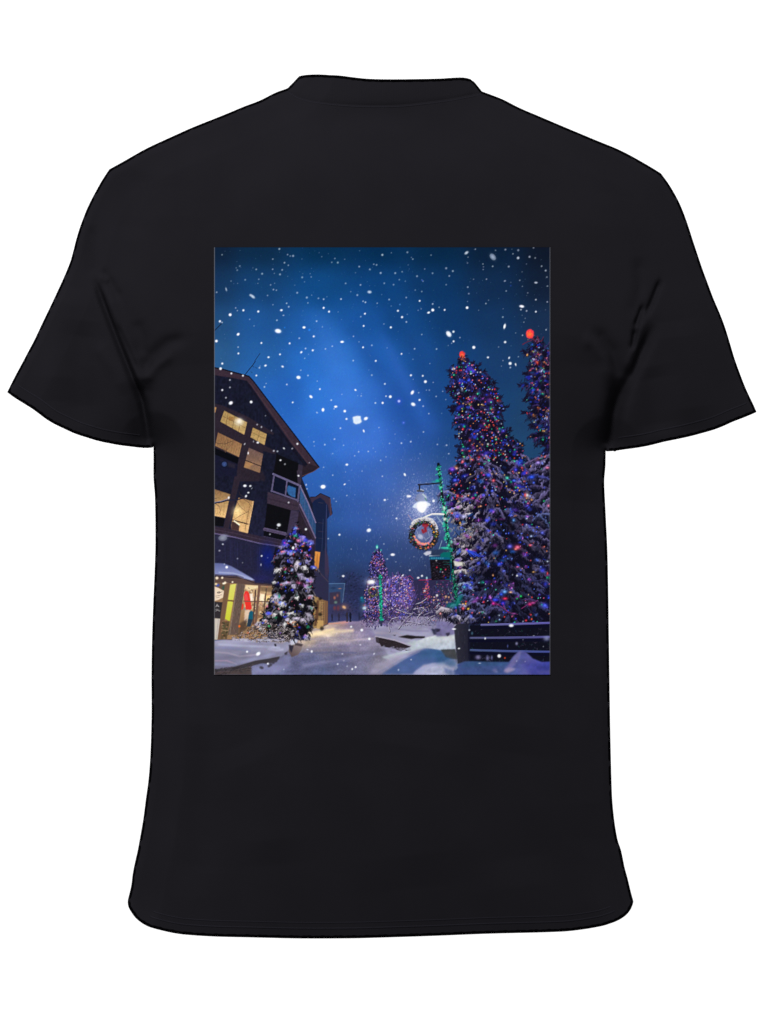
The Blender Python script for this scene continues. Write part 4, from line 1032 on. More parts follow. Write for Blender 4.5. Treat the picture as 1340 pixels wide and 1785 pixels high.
# --------------------------------------------------------------------- fence
motif('printed_fence')
poly(R8((390, 735), (1345, 712), (1345, 1180), (390, 1170)), C(13, 13, 26), .93, .8)
rng = np.random.default_rng(101)
for i in range(150):
    x, y = rng.uniform(822, 958), rng.uniform(1094, 1152)
    L = rng.uniform(1.5, 5)
    a0 = rng.uniform(0, 3.1)
    stroke([(x, y), (x + L * math.cos(a0), y + L * math.sin(a0))], rng.uniform(.6, 1.2), [C(60, 60, 80), C(30, 44, 70), C(80, 70, 96), C(26, 60, 60)][rng.integers(4)] * rng.uniform(.5, 1.2), a=.6, mark=False)
for (x, y, rx, ry, c) in [(490, 1110, 5, 4, (150, 140, 190)), (600, 1120, 3, 5, (130, 126, 176)), (650, 1115, 2, 4, (110, 110, 160)), (940, 950, 2.4, 3, (150, 150, 190)), (835, 980, 1, 3, (90, 100, 170)), (803, 1118, 1.6, 1.6, (250, 80, 40)), (420, 830, 2, 3, (70, 110, 130)), (1140, 860, 2, 1, (170, 170, 200))]:
    blob(760 + x / 6.7, 980 + y / 6.7, rx, ry, col=c, a=.8, hard=.1)
for (ya, yb, xa, c) in [(728, 708, 530, (92, 90, 150)), (880, 872, 388, (78, 78, 128)), (1022, 1046, 388, (66, 78, 132))]:
    stroke(R8((xa, ya + 36), (1345, yb + 34)), 5.6, C(11, 12, 34))
    stroke(R8((xa, ya + 4), (860, (ya + yb) / 2 + 6), (1345, yb)), 3.6, lambda x, y, c=c: C(*c) + ((x - 890) * .25)[..., None] * C(-.1, -.25, .7), soft=1.0)
    stroke(R8((xa, ya), (1345, yb - 6)), 1.2, C(*c) * 1.2, a=.6, mark=False)
poly(R8((205, 760), (250, 715), (380, 715), (392, 1160), (330, 1175), (250, 1190), (225, 960)), lambda x, y: C(40, 40, 54) + ((x - 805) * 1.0)[..., None] * C(-.6, -.6, -.4), 1, .6)
for i in range(70):
    x = rng.uniform(794, 816)
    y = rng.uniform(1092, 1150)
    stroke([(x, y), (x + .5, y + rng.uniform(2, 8))], .8, C(54, 54, 70) * rng.uniform(.5, 1.2), a=.45, mark=False)
poly(R8((370, 800), (395, 790), (392, 1160), (380, 1165)), C(16, 16, 34), .8, .8)
motif('printed_snow_bank', 'snow drifts at the foot of the fence')
poly(R8((-230, 930), (-120, 880), (0, 855), (100, 860), (212, 838), (225, 1010), (180, 1022), (60, 1030), (-100, 1000), (-260, 980)), lambda x, y: C(196, 204, 214) + ((y - 1120) * 1.3)[..., None] * C(-1, -.8, -.4), 1, .9)
poly(R8((0, 690), (100, 690), (200, 720), (215, 840), (140, 860), (0, 870)), C(112, 106, 150), .85, 1.3)
poly(R8((0, 775), (50, 780), (40, 810), (0, 818)), C(36, 34, 52), .9, .8)
poly(R8((110, 830), (160, 820), (155, 850), (130, 868)), C(44, 42, 58), .85, .8)
poly(R8((50, 1020), (225, 1015), (248, 1135), (180, 1130), (110, 1110)), C(66, 68, 72), 1, .8)
poly(R8((0, 1032), (60, 1045), (120, 1110), (200, 1135), (250, 1180), (230, 1220), (150, 1220), (0, 1200)), C(50, 88, 132), .7, 3.0)
poly(R8((210, 1260), (250, 1190), (330, 1160), (420, 1158), (620, 1165), (850, 1165), (900, 1100), (960, 1045), (1010, 1035), (1060, 1060), (1130, 1125), (1230, 1165), (1345, 1160), (1345, 1315), (150, 1315)),
     lambda x, y: C(66, 84, 138) + (np.clip((x - 880) / 40, 0, 1))[..., None] * C(26, 8, 24) - (np.clip((x - 920) / 40, 0, 1))[..., None] * C(30, 22, -2), 1, .9)
poly(R8((330, 1170), (420, 1160), (700, 1168), (850, 1170), (800, 1210), (500, 1215), (300, 1230)), C(46, 86, 124), .5, 2)
poly(R8((900, 1110), (960, 1048), (1000, 1040), (960, 1150), (860, 1260), (800, 1290), (790, 1260), (850, 1200)), C(122, 114, 168), .75, 1.6)
poly(R8((790, 1265), (850, 1230), (930, 1240), (900, 1270), (830, 1295)), C(160, 146, 182), .85, 1.5)
poly(R8((650, 1260), (700, 1240), (730, 1290), (680, 1290)), C(120, 120, 170), .7, 1.4)
poly(R8((215, 1255), (240, 1195), (255, 1230), (230, 1262)), C(150, 160, 186), .8, 1)
poly(R8((1000, 1180), (1150, 1160), (1340, 1200), (1340, 1315), (1100, 1315)), C(50, 54, 136), .5, 3)
poly(R8((1170, 1280), (1330, 1255), (1340, 1300), (1200, 1300)), C(96, 90, 150), .5, 2)
poly(R8((-100, 1250), (0, 1190), (90, 1180), (200, 1260), (220, 1315), (-160, 1315)), C(168, 172, 198), .85, 2.2)
poly(R8((90, 1230), (200, 1265), (190, 1312), (110, 1300)), C(72, 90, 140), .6, 1.6)
sn = noise(PH, PW, 4, 111) - .5
sel = ids == CUR
img[sel] *= (1 + .10 * sn[sel])[:, None]

dm = blur(noise(PH, PW, 15, 131, (2.4, 1)) - .5, 1) * .6 + (noise(PH, PW, 6, 132, (2.2, 1)) - .5) * .45
snow_ids = [i for i, q in enumerate(MOTIF) if q in ('printed_snow_bank', 'printed_snowy_street')]
sm = blur(np.isin(ids, snow_ids).astype(float), .8)
img *= 1 + .24 * (dm * sm)[..., None]

# --------------------------------------------------------- the near lamp post
motif('printed_lamp_post', 'near lamp post wrapped in green lights, with a glowing white lamp')
rng = np.random.default_rng(121)
POST = [(763.6, 809), (765, 822), (768.4, 846), (771, 868), (775, 891), (778, 916), (781, 940), (784.5, 962), (788, 990), (791.5, 1012), (795, 1040), (799, 1070)]
stroke(POST[:6], 4.6, C(18, 26, 34))
stroke(POST[5:8], 4.6, C(16, 36, 44))
stroke(POST[7:], 4.6, C(12, 30, 36), a=.8)
pp = np.array(POST)
for i in range(430):
    y = 811 + 245 * rng.random()
    if 853 < y < 868 and rng.random() < .8:
        continue
    x = np.interp(y, pp[:, 1], pp[:, 0]) + rng.normal(0, 2.4 if y < 1000 else 3)
    k = 1 if y < 965 else .7
    blob(x, y, rng.uniform(.7, 1.5), rng.uniform(.7, 1.5), col=C(*[(30, 210, 150), (16, 160, 112), (70, 226, 180), (10, 96, 80), (14, 60, 62), (140, 240, 210)][rng.integers(6)]) * k, a=.85, hard=.35, mark=abs(x - np.interp(y, pp[:, 1], pp[:, 0])) < 3)
for (x, y, rx, ry, c, a) in [(764, 809.5, 2.6, 3, (12, 14, 24), .95), (762, 838, 3.4, 3, (30, 190, 150), .9), (757, 839.5, 6, 1.8, (40, 150, 150), .6), (774, 886, 2.6, 4, (214, 240, 226), .8), (772, 893, 4, 4, (120, 220, 190), .4), (775, 905, 2.6, 3, (226, 226, 216), .95),
                             (774, 915, 3.5, 4, (30, 200, 150), .8), (776, 938, 3, 4, (30, 190, 140), .7), (781, 957, 8, 3, (26, 210, 160), .8), (774, 955, 7, 1.8, (60, 220, 180), .8)]:
    blob(x, y, rx, ry, col=c, a=a, hard=.3)
stroke([(729, 845), (745, 844), (768, 841.8)], 2.7, C(34, 38, 58))
stroke([(729, 843), (750, 841.5)], 1.0, C(90, 100, 140), a=.6, mark=False)
stroke([(731, 845), (731, 853)], 3.2, C(40, 42, 60))
stroke([(727.5, 855.5), (737.5, 856.5)], 3.2, C(72, 74, 86))
stroke([(733, 853), (738, 855)], 2.0, C(176, 184, 200), a=.8)
poly(R6((300, 700), (330, 640), (385, 610), (440, 625), (478, 680), (485, 720), (450, 760), (330, 765), (290, 740)), lambda x, y: C(136, 146, 182) + ((x - 733) * 2.0)[..., None], .85, .8)
stroke(R6((420, 640), (470, 690)), 2.2, C(196, 214, 214), a=.8, mark=False)
stroke(R6((455, 705), (475, 735)), 2.4, C(70, 130, 110), a=.8, mark=False)
stroke(R6((300, 715), (330, 740)), 2.0, C(90, 92, 116), a=.7, mark=False)
poly(R6((258, 832), (300, 780), (360, 752), (470, 748), (530, 785), (540, 808), (490, 840), (462, 880), (430, 918), (395, 925), (350, 895), (320, 862), (275, 850)), C(238, 246, 255), 1, .7)
blob(735, 884, 7.5, 8, col=(255, 255, 255), a=1, hard=.4)
blob(734.5, 884, 19, 17, col=(170, 180, 225), a=.40, hard=0)
poly(R6((330, 780), (380, 760), (470, 760), (490, 800), (462, 870), (430, 915), (395, 922), (350, 890), (325, 840)), C(255, 255, 255), 1, .9)
blob(735, 886, 6.5, 8, col=(255, 255, 255), a=1, hard=.3)
stroke(R6((430, 1005), (490, 975), (560, 948), (650, 945), (745, 950)), 2.6, C(232, 232, 230))
stroke(R6((560, 962), (740, 966)), 1.4, C(150, 170, 190), a=.8)
stroke(R6((640, 985), (730, 1110)), 1.6, C(150, 176, 196), a=.8)
stroke(R6((190, 960), (260, 1060)), 1.3, C(170, 150, 170), a=.8)
motif('printed_wreath')
blob(738, 931.5, 15, 16.5, col=(110, 116, 158), a=.7, hard=.3)
for i in range(820):
    t = rng.uniform(0, 6.283)
    q = rng.uniform(.60, 1.0)
    x, y = 738 + 25.5 * q * math.cos(t), 931.5 + 27.5 * q * math.sin(t)
    a0 = t + rng.normal(0, .7)
    stroke([(x, y), (x + 3 * math.cos(a0), y + 3 * math.sin(a0))], rng.uniform(1, 1.8), C(34, 32, 34) * rng.uniform(.4, 1.7), .6, a=.9)
for i in range(120):     # snow rim seen inside the ring
    t = rng.uniform(.2, 2.9)
    blob(738 + 15.6 * math.cos(t), 932 + 17 * math.sin(t), rng.uniform(.8, 1.7), col=C(150, 130, 178) * rng.uniform(.7, 1.2), a=.8, mark=True)
for i in range(46):
    t = rng.uniform(1.0, 2.9)
    blob(738 + 15.8 * math.cos(t) + rng.normal(0, .8), 931 + 17 * math.sin(t) + rng.normal(0, .8), rng.uniform(.9, 1.7), col=[(250, 120, 140), (255, 150, 130), (240, 90, 130), (255, 180, 120)][rng.integers(4)], a=.85)
for i in range(60):
    t = rng.uniform(0, 6.283)
    q = rng.uniform(.72, 1.0)
    blob(738 + 25 * q * math.cos(t), 931.5 + 27 * q * math.sin(t), rng.uniform(.7, 1.4), col=[(250, 180, 60), (250, 140, 80), (240, 100, 100), (230, 190, 70), (60, 150, 90)][rng.integers(5)], a=.8, hard=.3)
for i in range(90):      # snow on top of the ring
    t = rng.uniform(3.5, 6.1)
    q = rng.uniform(.88, 1.05)
    blob(738 + 25.5 * q * math.cos(t), 931.5 + 28 * q * math.sin(t), rng.uniform(1, 2.2), rng.uniform(.8, 1.6), col=C(226, 222, 228) * rng.uniform(.75, 1.08), a=.8, mark=True)
stroke([(718, 912), (722, 907), (730, 904), (744, 902.5), (753, 905), (759, 912), (763, 922)], 3.0, C(226, 224, 226), 1.5, a=.85, soft=1.2)
blob(732.5, 935.5, 5.5, 4, col=(214, 218, 236), a=.85, ang=35, hard=.3)
for p in [((320, 130), (345, 190), (400, 250)), ((500, 150), (530, 230), (470, 270)), ((440, 240), (470, 290))]:
    stroke(R7(*p), 1.2, C(150, 160, 190), a=.7, mark=False)
for (x, y, rx, ry) in [(738.5, 915.5, 3, 3), (743.5, 916, 3, 3.4), (741, 921, 2.6, 3.4), (738, 927, 3, 3.2), (742, 925, 2.4, 3), (736, 924, 2, 2)]:
    blob(x, y, rx, ry, col=C(160, 26, 38) * rng.uniform(.7, 1.1), a=.9, hard=.4, mark=True)
motif('printed_hanging_sign')
stroke(R7((715, 290), (670, 430)), 1.3, C(130, 160, 180), a=.8)
stroke(R7((640, 480), (560, 510), (840, 540)), 1.2, C(40, 46, 66), a=.8)
poly(R7((425, 490), (480, 455), (560, 450), (545, 500), (470, 525)), C(206, 206, 220), .95, .7)
stroke(R7((520, 525), (680, 520)), 1.2, C(200, 214, 226), a=.9)
poly(R7((540, 430), (840, 420), (830, 545), (560, 525)), C(40, 52, 78), .75, 1.0)
poly(R7((690, 500), (740, 470), (850, 470), (845, 590), (690, 575)), C(8, 106, 104), .95, .8)
poly(R7((522, 535), (690, 545), (840, 555), (838, 588), (525, 585)), C(14, 92, 124), 1, .5)
for k in range(6):
    blob(690 + (560 + k * 34) / 8.93, 910 + 562 / 8.93, 1.5, 1, col=(96, 170, 200), a=.7)
poly(R7((527, 588), (842, 588), (858, 890), (700, 898), (556, 905)), C(20, 17, 25), 1, .5)
for i in range(150):
    x, y = rng.uniform(750, 783), rng.uniform(977, 1009)
    stroke([(x, y), (x + rng.uniform(.5, 3), y + rng.normal(0, .6))], .9, C(66, 58, 76) * rng.uniform(.3, 1.15), a=.7, mark=False)
for (x, y, c) in [(636, 705, (240, 40, 70)), (698, 737, (30, 200, 100)), (772, 738, (230, 50, 90)), (745, 840, (140, 20, 40)), (772, 865, (40, 40, 190)), (690, 775, (60, 110, 160)), (628, 600, (190, 190, 200)), (725, 780, (190, 150, 170))]:
    blob(690 + x / 8.93, 910 + y / 8.93, 1.4, col=c, a=.9, hard=.2)
stroke(R7((846, 600), (856, 760), (845, 880)), 2.0, C(16, 90, 150), a=.8)
stroke(R7((740, 620), (840, 625)), .9, C(20, 100, 90), a=.7)
stroke(R7((745, 660), (840, 662)), .9, C(16, 80, 80), a=.6)
stroke(R7((775, 892), (880, 890)), 1.6, C(10, 86, 110), a=.8)
stroke(R7((845, 600), (858, 890)), 1.2, C(8, 14, 24), a=.9)
poly(R7((870, 560), (915, 600), (905, 720), (865, 745)), C(8, 14, 18), .85, .7)
poly(R7((940, 1230), (975, 1135), (1050, 1130), (1010, 1270), (900, 1340), (780, 1320), (800, 1270)), C(14, 118, 112), .7, 1.6)
poly(R7((890, 600), (960, 615), (1040, 620), (1030, 670), (960, 690), (920, 680)), C(222, 218, 208), .95, .8)

# ------------------------------------------------------------ twigs and flakes
CUR = 0
stroke(R1((480, 0), (450, 45), (400, 105), (360, 158)), 1.5, C(20, 30, 58), a=.95, mark=False)
stroke([(453, 616), (444, 629)], 1.2, C(22, 36, 70), a=.9, mark=False)
for (x, y) in [(445, 640), (437, 648), (440, 638)]:
    stroke([(x, y), (x + 2.4, y + 2)], 1.0, C(20, 30, 58), a=.7, mark=False)
stroke([(373, 577), (379, 571), (386, 564)], 1.8, C(20, 40, 72), a=.95, mark=False)

FL = {
 (373, 430, 4.467): "508,18,9 62,63,7 572,62,7 593,73,7 615,72,10 457,97,7 684,96,6 548,125,8 578,145,7 838,78,6 818,47,5 940,92,7 916,122,7 963,124,9 1017,98,6 1133,32,5 1310,64,10 1243,137,7 1265,142,8 1130,155,8 1213,177,9 200,151,8 172,165,6 180,183,8 302,165,6 328,177,8 374,211,9 456,176,7 530,181,8 513,216,9 469,208,6 573,231,5 690,210,5 686,239,9 748,210,5 756,236,7 704,274,6 132,268,7 183,286,5 242,258,8 348,254,7 341,286,5 440,298,7 471,285,5 462,334,8 485,339,7 628,300,6 647,359,9 416,380,7 20,355,8 722,396,10 760,378,6 730,438,7 812,402,8 853,409,8 878,390,6 988,408,8 1024,286,8 1140,298,8 1064,350,6 1115,377,9 1160,425,7 1178,433,8 1270,440,7 1297,205,10 1101,203,6 1325,285,8 1305,373,6 565,441,7 581,468,8 458,452,6 168,477,7 181,498,6 228,495,10 344,505,10 523,495,13,10 540,535,9,6 489,573,8 853,477,10 895,505,10 966,508,6 1174,522,9 1142,545,7 125,530,13 45,582,11 62,590,7 277,566,6 311,617,6 700,628,14,10 798,580,8 843,625,6 1164,617,9 1322,602,6 187,682,14,11,-40 18,735,12 187,782,7 189,832,9 368,750,9 588,754,9 663,713,8 777,698,10 997,741,16,10 712,793,8 768,808,10 678,822,12,9,-50 735,838,5 867,796,7 920,775,7 1085,698,7 1128,741,6 1160,784,9 1228,768,8 513,838,9 424,861,11,9 400,926,12,9,-20 353,943,8 358,930,6 532,934,13,9,30 706,869,6 1083,887,8 1258,890,9 64,911,10 329,1003,9 675,962,7 731,1003,8 392,1092,8 405,1065,6 566,1073,8 803,1047,6 824,1109,9 1101,1116,11,8,40 1228,1000,8 1205,960,5 1330,1068,8 1145,1162,7 1118,1160,5 1147,1143,5 995,1150,6 613,1212,9 912,1195,8 1257,1217,8 1312,1217,9 848,1270,11,15 949,1245,13,9 1017,1280,11 935,1262,6 801,1292,10,7,40 63,1117,10 123,1096,8 123,1038,8 289,1210,12 92,1176,8 130,1217,19,15,-30 225,1005,9 135,988,9 50,950,12 498,657,29,19,12 300,388,25,12,38 282,377,10 94,332,7,18,-15 1210,353,19,13,5 657,1018,19,15,10 754,1168,17,11,40",
 (660, 430, 4.467): "98,48,6 223,44,9 254,84,6 265,97,7 407,66,7 229,142,6 182,195,7 128,206,9 358,174,7 419,207,8 525,168,10 577,190,9 549,228,8 298,230,9 160,257,7 207,269,6 335,258,6 345,269,7 115,296,8 525,296,7 284,338,7 335,349,7 214,396,8 318,422,9 81,412,8 97,462,6 164,450,6 149,499,10 181,549,11 222,527,6 215,586,8 94,629,10 420,493,13 388,513,14,9,-20 420,446,8 470,472,7 513,493,9 307,496,6 330,484,6 752,20,7 683,48,20,12,-35 695,82,6 691,127,7 888,80,34,22,50 909,29,7 887,153,8 811,135,7 815,157,6 813,178,6 839,253,7 738,254,6 693,315,8 701,366,8 691,427,5 688,475,12 855,417,5 834,443,7 778,495,5 986,23,9 1037,20,5 1086,28,10 1045,56,7 1085,88,12 1174,79,10 1218,88,8 1205,8,8 1012,155,9 1150,135,6 1268,152,8 1300,186,9 1116,196,6 1309,237,8 1098,262,7 982,267,10,7,-20 1028,278,6 1224,280,15,9,5 1313,307,9,6 1118,309,6 992,345,7 1160,360,7 1152,380,5 1113,465,22,12,10 1107,490,8 1151,500,8 1223,413,8 1223,505,9 1312,430,7 1298,492,5 968,484,5 966,548,8 1116,534,5 1140,558,6 1130,588,6 980,620,10,24,12 1303,647,7 1066,672,5 1119,690,7 335,684,7 545,680,30,20,52 582,662,11 582,738,10 632,708,7 541,770,6 567,752,6 740,784,14 984,743,12,11 933,781,6 850,861,11,9 279,795,8 450,797,8 177,836,9 266,877,6 398,910,5 65,788,6 1016,866,8,12,20 1023,909,14 1066,918,7,14,-15 1024,941,8 1087,857,6 967,887,6 955,930,5 251,1001,10 342,1006,9 363,1051,13 47,1069,8 424,1057,6 268,1033,5 262,1135,13,20,30 311,1137,7 371,1117,6 394,1117,7 498,1126,6 447,1166,7 90,1168,13 57,1164,7 157,1203,12 318,1193,10 268,1228,21,15,25 346,1242,8 522,1190,6 555,1160,5 30,1216,9 390,1300,7 490,1298,6",
 (540, 680, 5.36): "522,266,23,17,-30 343,270,12 326,196,13 285,356,10 503,382,9,17,-20 645,350,8 875,305,8 796,412,8 1061,391,9 230,458,10 139,510,10 37,483,8 41,522,8 213,593,8 314,516,8 418,614,8 455,576,9 545,573,9 591,542,6 612,576,6 744,498,8 855,496,10 942,482,10 1030,595,7 1191,508,9 1277,515,10 1297,594,9 711,624,8 661,657,9 853,651,5 946,651,6 1013,637,6 345,697,16,12 128,721,8 213,795,9 333,765,6 388,748,6 487,757,8 677,805,9 887,790,11,18,-30 971,786,7 123,903,25,20,-10 325,880,14,9,-30 365,845,6 223,1014,8 246,1040,7 700,1028,14,12 727,1021,7 345,985,8 420,978,5 562,1068,7 925,992,26,13 550,1310,24,20,-20 575,1209,6 550,1265,6 810,1200,12,10 1155,1035,15 610,120,8 680,120,9 710,57,8 240,155,15,11 225,175,7 122,185,13,16",
 (560, 930, 6.7): "212,15,15 530,82,9 348,182,11,9,30 730,122,11 690,42,7 770,297,12 833,247,30,18 870,331,9 922,384,7 1032,428,13 880,462,9 254,496,20,15 1080,271,9 1170,275,10 1211,372,9 950,490,22,11,-40 1130,517,18,14 1175,495,16 80,60,10 472,1128,19 348,1090,14 455,1300,13",
 (373, 820, 6.7): "360,180,23,17 425,182,17,14,-20 400,260,16,12 440,210,7,15,35 102,862,14,11,30 63,937,14,12 555,1000,14,13 625,1020,10 547,1102,9,18 273,1030,11 332,1078,10 755,637,24,19 738,674,10 652,746,12 1072,687,17 870,375,13 985,62,15,12,40 1075,168,11,14 1085,215,12,9 1272,190,31,23 147,1130,18 170,318,14,18 372,302,14,18,30 120,1094,10 923,905,17,22",
 (373, 630, 6.7): "510,947,19,14 503,738,12 553,766,11,14 670,808,9,14 600,634,9 697,1045,13 740,1050,13 775,1153,15,12 827,1200,13 972,962,16 912,1018,13,11,-30 1112,1183,9 398,1072,10,20 357,965,9,16,30 460,935,8,14 815,1017,10,18,-50",
 (373, 980, 6.7): "515,1070,34,23,-35 387,1045,15 1140,1043,14,18 1090,1020,17,10,20 630,1185,14 815,1252,11",
 (560, 980, 6.7): "615,1070,11,16,35 190,1190,13 360,1248,14,16,20 400,1225,15 262,1150,10 1048,1138,11 900,1258,11,14 180,830,9 560,895,18 245,1070,12 300,1215,10",
 (760, 980, 6.7): "878,740,33,20 572,890,13,16 737,1095,24 388,793,13 268,1007,17,11 508,1180,19,8 945,157,14 208,780,27,12 1040,1160,10 940,1155,9 1015,905,10 1252,985,9",
}
fr = np.random.default_rng(7)
for (ox, oy, sc), s in FL.items():
    for f in s.split():
        v = [float(q) for q in f.split(',')]
        x, y, rx = ox + v[0] / sc, oy + v[1] / sc, v[2] / sc
        ry = v[3] / sc if len(v) > 3 else rx
        ang = v[4] if len(v) > 4 else 0
        m = math.sqrt(rx * ry)
        top = y < 520
        a = min(1, .10 + .34 * m) * (.78 if top else 1.0)
        if 373 <= x < 420 and top:
            a *= .9
        big = m > 2.6
        if m < 1.5:
            a *= fr.uniform(.45, .95)
        elif m < 2.6:
            a *= fr.uniform(.7, 1.0)
        c = (222, 228, 240) if (top or m < 1.7) else (240, 244, 255)
        if ox == 660 and v[0] == 888:
            c, a = (176, 188, 208), .8
        blob(x, y, rx * .86, ry * .86, col=c, a=a, ang=ang, hard=.42 if big else .25)
        if m > 2.0 and not top:
            blob(x + fr.normal(0, .3), y + fr.normal(0, .3), rx * .6, ry * .6, col=(250, 251, 255), a=.7, ang=ang, hard=.4)
# the largest flakes
poly([(614.5, 727), (622, 725), (628.5, 725.5), (628.5, 730), (630.5, 735), (627, 738), (620, 739.5), (616, 737)], C(236, 240, 240), 1, .8, False)
blob(622, 732, 9, 8, col=(160, 200, 250), a=.35, hard=0)
blob(416.5, 735.5, 8.5, 7, col=(236, 226, 206), a=.85, hard=.15)
blob(417, 733.5, 4, 4, col=(252, 244, 228), a=.8, hard=.1)
blob(388, 938, 7.5, 5, col=(150, 154, 172), a=.85, hard=.4)
blob(391, 934, 7, 3.4, col=(140, 144, 166), a=.6, hard=.2)
blob(486, 915, 3.6, 3, col=(200, 202, 204), a=.6, hard=.2)
blob(952.5, 1113, 6, 4.5, col=(150, 156, 200), a=.75, hard=.1)
blob(695.2, 699.4, 6, 6, col=(60, 80, 230), a=.4, hard=0)
blob(703, 737, 3, 3, col=(70, 100, 250), a=.5, hard=0)
blob(539, 575, 2, 2, col=(40, 140, 250), a=.7, hard=.1)
for (x, y, c) in [(496, 571, (40, 130, 250)), (697, 531, (40, 120, 210)), (890, 498, (40, 70, 190)), (736, 489, (60, 90, 220))]:
    blob(x, y, 1.4, col=c, a=.5, hard=.1)

# the picture was printed soft, with a little grain, cut with a hard edge
img[:] = np.clip(img + .45 * (img - blur(img, 1.1)), 0, 255)
g2 = np.random.default_rng(3)
grain = blur(g2.normal(0, 1, (PH, PW, 3)), .6)
img[:] = np.clip(img + grain * (1.6 + .018 * img), 0, 255)
img[:, 0] = C(98, 98, 104)
img[:, 1] = img[:, 1] * .4 + C(90, 92, 98) * .6
img[:, -1] = C(92, 92, 98)
img[:, -2] = img[:, -2] * .4 + C(76, 78, 84) * .6
img[0] *= .75

# ---------------------------------------------------------------------------
# THE SCENE.  1 unit = 1 m.  x right, z up, camera looks along +y.
# The outline of the shirt is given on a 1340 x 1785 sheet (S metres per unit).
# ---------------------------------------------------------------------------
FW, FH = 1340.0, 1785.0
S = 0.00067
CAMD = 6.0
scene = bpy.context.scene
COL = scene.collection


def wx(x):
    return (np.asarray(x, float) - FW / 2) * S


def wz(y):
    return (FH / 2 - np.asarray(y, float)) * S


# ----- outline of the garment
SHO_L, SHO_R = (190.6, 295.5), (1151.6, 302.5)
NECK_L, NECK_R = (500.7, 154.5), (839.5, 159.6)
TOP_L, TOP_R = (520.5, 134.3), (821.0, 139.6)
ARM_L, ARM_R = (267.7, 779.0), (1055.2, 786.5)
HEM_L, HEM_R = (223.3, 1568), (1103.4, 1571)
SHOULDER_L = [SHO_L, (215, 282), (254, 260), (300, 238.5), (335, 222.8), (372, 208), (400, 196.7), (424, 186.6), (452.4, 175.8), (480.6, 161.8), NECK_L]
SHOULDER_R = [SHO_R, (1129, 288.7), (1098.6, 271.5), (1074.4, 259.5), (1040, 245.5), (1003, 230), (972, 217), (940, 203.4), (903.7, 187.8), (875.5, 173.5), NECK_R]
COLLAR_TOP = [TOP_L, (538, 132.4), (561, 131.4), (589, 132.2), (615, 135.4), (641.8, 138.1), (682, 139), (742.5, 138.3), (786.9, 137.3), (808, 137.4), TOP_R]
COLLAR_SEAM = [NECK_L, (516, 164.6), (533, 170.6), (556, 174.2), (581, 177), (612, 179.4), (645, 180.6), (682, 180.4), (712, 178.6), (742.5, 175.2), (774, 171.2), (803, 167), (822, 163.8), NECK_R]
FRONT_SEAM = [NECK_L, (512, 190), (535, 225), (570, 255), (615, 276), (668, 283), (722, 276), (768, 255), (803, 225), (828, 190), NECK_R]
FRONT_TOP = [TOP_L, (532, 168), (553, 202), (584, 229), (622, 246), (668, 252), (716, 246), (756, 229), (787, 202), (808, 170), TOP_R]
SIDE_L = [ARM_L, (267.8, 800), (267.9, 834), (270.3, 867), (271.2, 946), (269.6, 1000), (267.4, 1050), (265.3, 1112), (264.3, 1174), (264.4, 1249), (262.2, 1319), (259, 1360), (254.4, 1394), (250, 1428), (245.2, 1456), (240, 1484), (235, 1506), (231.5, 1524), (229, 1544), HEM_L]
SIDE_R = [ARM_R, (1054.6, 814), (1052.6, 838), (1054.5, 884), (1058.3, 967), (1060.7, 1112), (1062.8, 1257), (1064.4, 1330), (1065.9, 1382), (1067.4, 1405), (1071, 1437), (1076.3, 1466), (1081.5, 1481), (1085, 1497), (1088, 1512), (1093.2, 1531), (1099, 1555), HEM_R]
HEM = [HEM_L, (223.6, 1574), (225.4, 1581), (230.9, 1590.5), (237, 1599), (244.6, 1606), (252, 1611.5), (262, 1616), (282.4, 1621.6), (300, 1625.4), (320, 1628.5), (371.6, 1631.9), (440, 1633.6), (522.7, 1635.4), (612, 1635.2), (660, 1634), (752, 1631), (849, 1627.2), (975.8, 1623.6), (1013, 1620), (1050.4, 1613.4), (1065, 1608.5), (1076.6, 1603), (1086, 1597), (1093.4, 1590), (1099, 1581.5), HEM_R]
SEAM_L = [SHO_L, (181, 330), (173, 372), (167, 420), (165, 462), (170, 500), (182, 540), (200, 588), (220, 634), (238, 675), (252, 712), (261, 745), ARM_L]
SEAM_R = [SHO_R, (1154, 340), (1154, 390), (1150, 440), (1142, 500), (1128, 560), (1112, 614), (1095, 662), (1078, 704), (1066, 742), ARM_R]
OUT_L = [SHO_L, (177, 316.5), (163.3, 341.2), (153.4, 361), (145.2, 381), (138.5, 399.5), (133, 417.8), (128.6, 435.5), (123.8, 453), (117, 471), (109, 489.5), (100, 509), (90.7, 529), (75, 561.5), (60.5, 592.2), (48.5, 615), (36.3, 638), (24, 661), (12.9, 683.5)]
OUT_R = [SHO_R, (1165, 321), (1177.3, 341.7), (1185.4, 358), (1192.4, 375.2), (1200, 397), (1207.5, 420.5), (1215, 443), (1222.7, 466), (1232.6, 493), (1243.8, 522.6), (1253.4, 545), (1262.4, 568.5), (1271, 596), (1280, 626), (1289, 651), (1298.3, 675), (1306, 692), (1313, 706.5), (1318, 718.0)]
CUFF_L = [OUT_L[-1], (30, 695.6), (54.4, 710.9), (67, 720), (81.7, 731), (96, 739.4), (112, 747), (130.5, 755.4), (151, 762.2), (170, 768), (190.6, 772.4), (208, 775.6), (226.9, 778), (242, 779.8), (257, 780.6), (262, 780.3)]
CUFF_R = [OUT_R[-1], (1297, 727), (1277, 734.8), (1260, 742.5), (1243.8, 748.7), (1222, 755), (1201.5, 760.4), (1178, 765.5), (1156, 770), (1133, 775.8), (1110.7, 780), (1089, 783), (1068.4, 785.9), (1061, 786.3)]
INNER_L = SEAM_L + [(264.5, 780.2), CUFF_L[-1]]
INNER_R = SEAM_R + [(1057.5, 786.9), CUFF_R[-1]]
CUFF_SIGN = -1


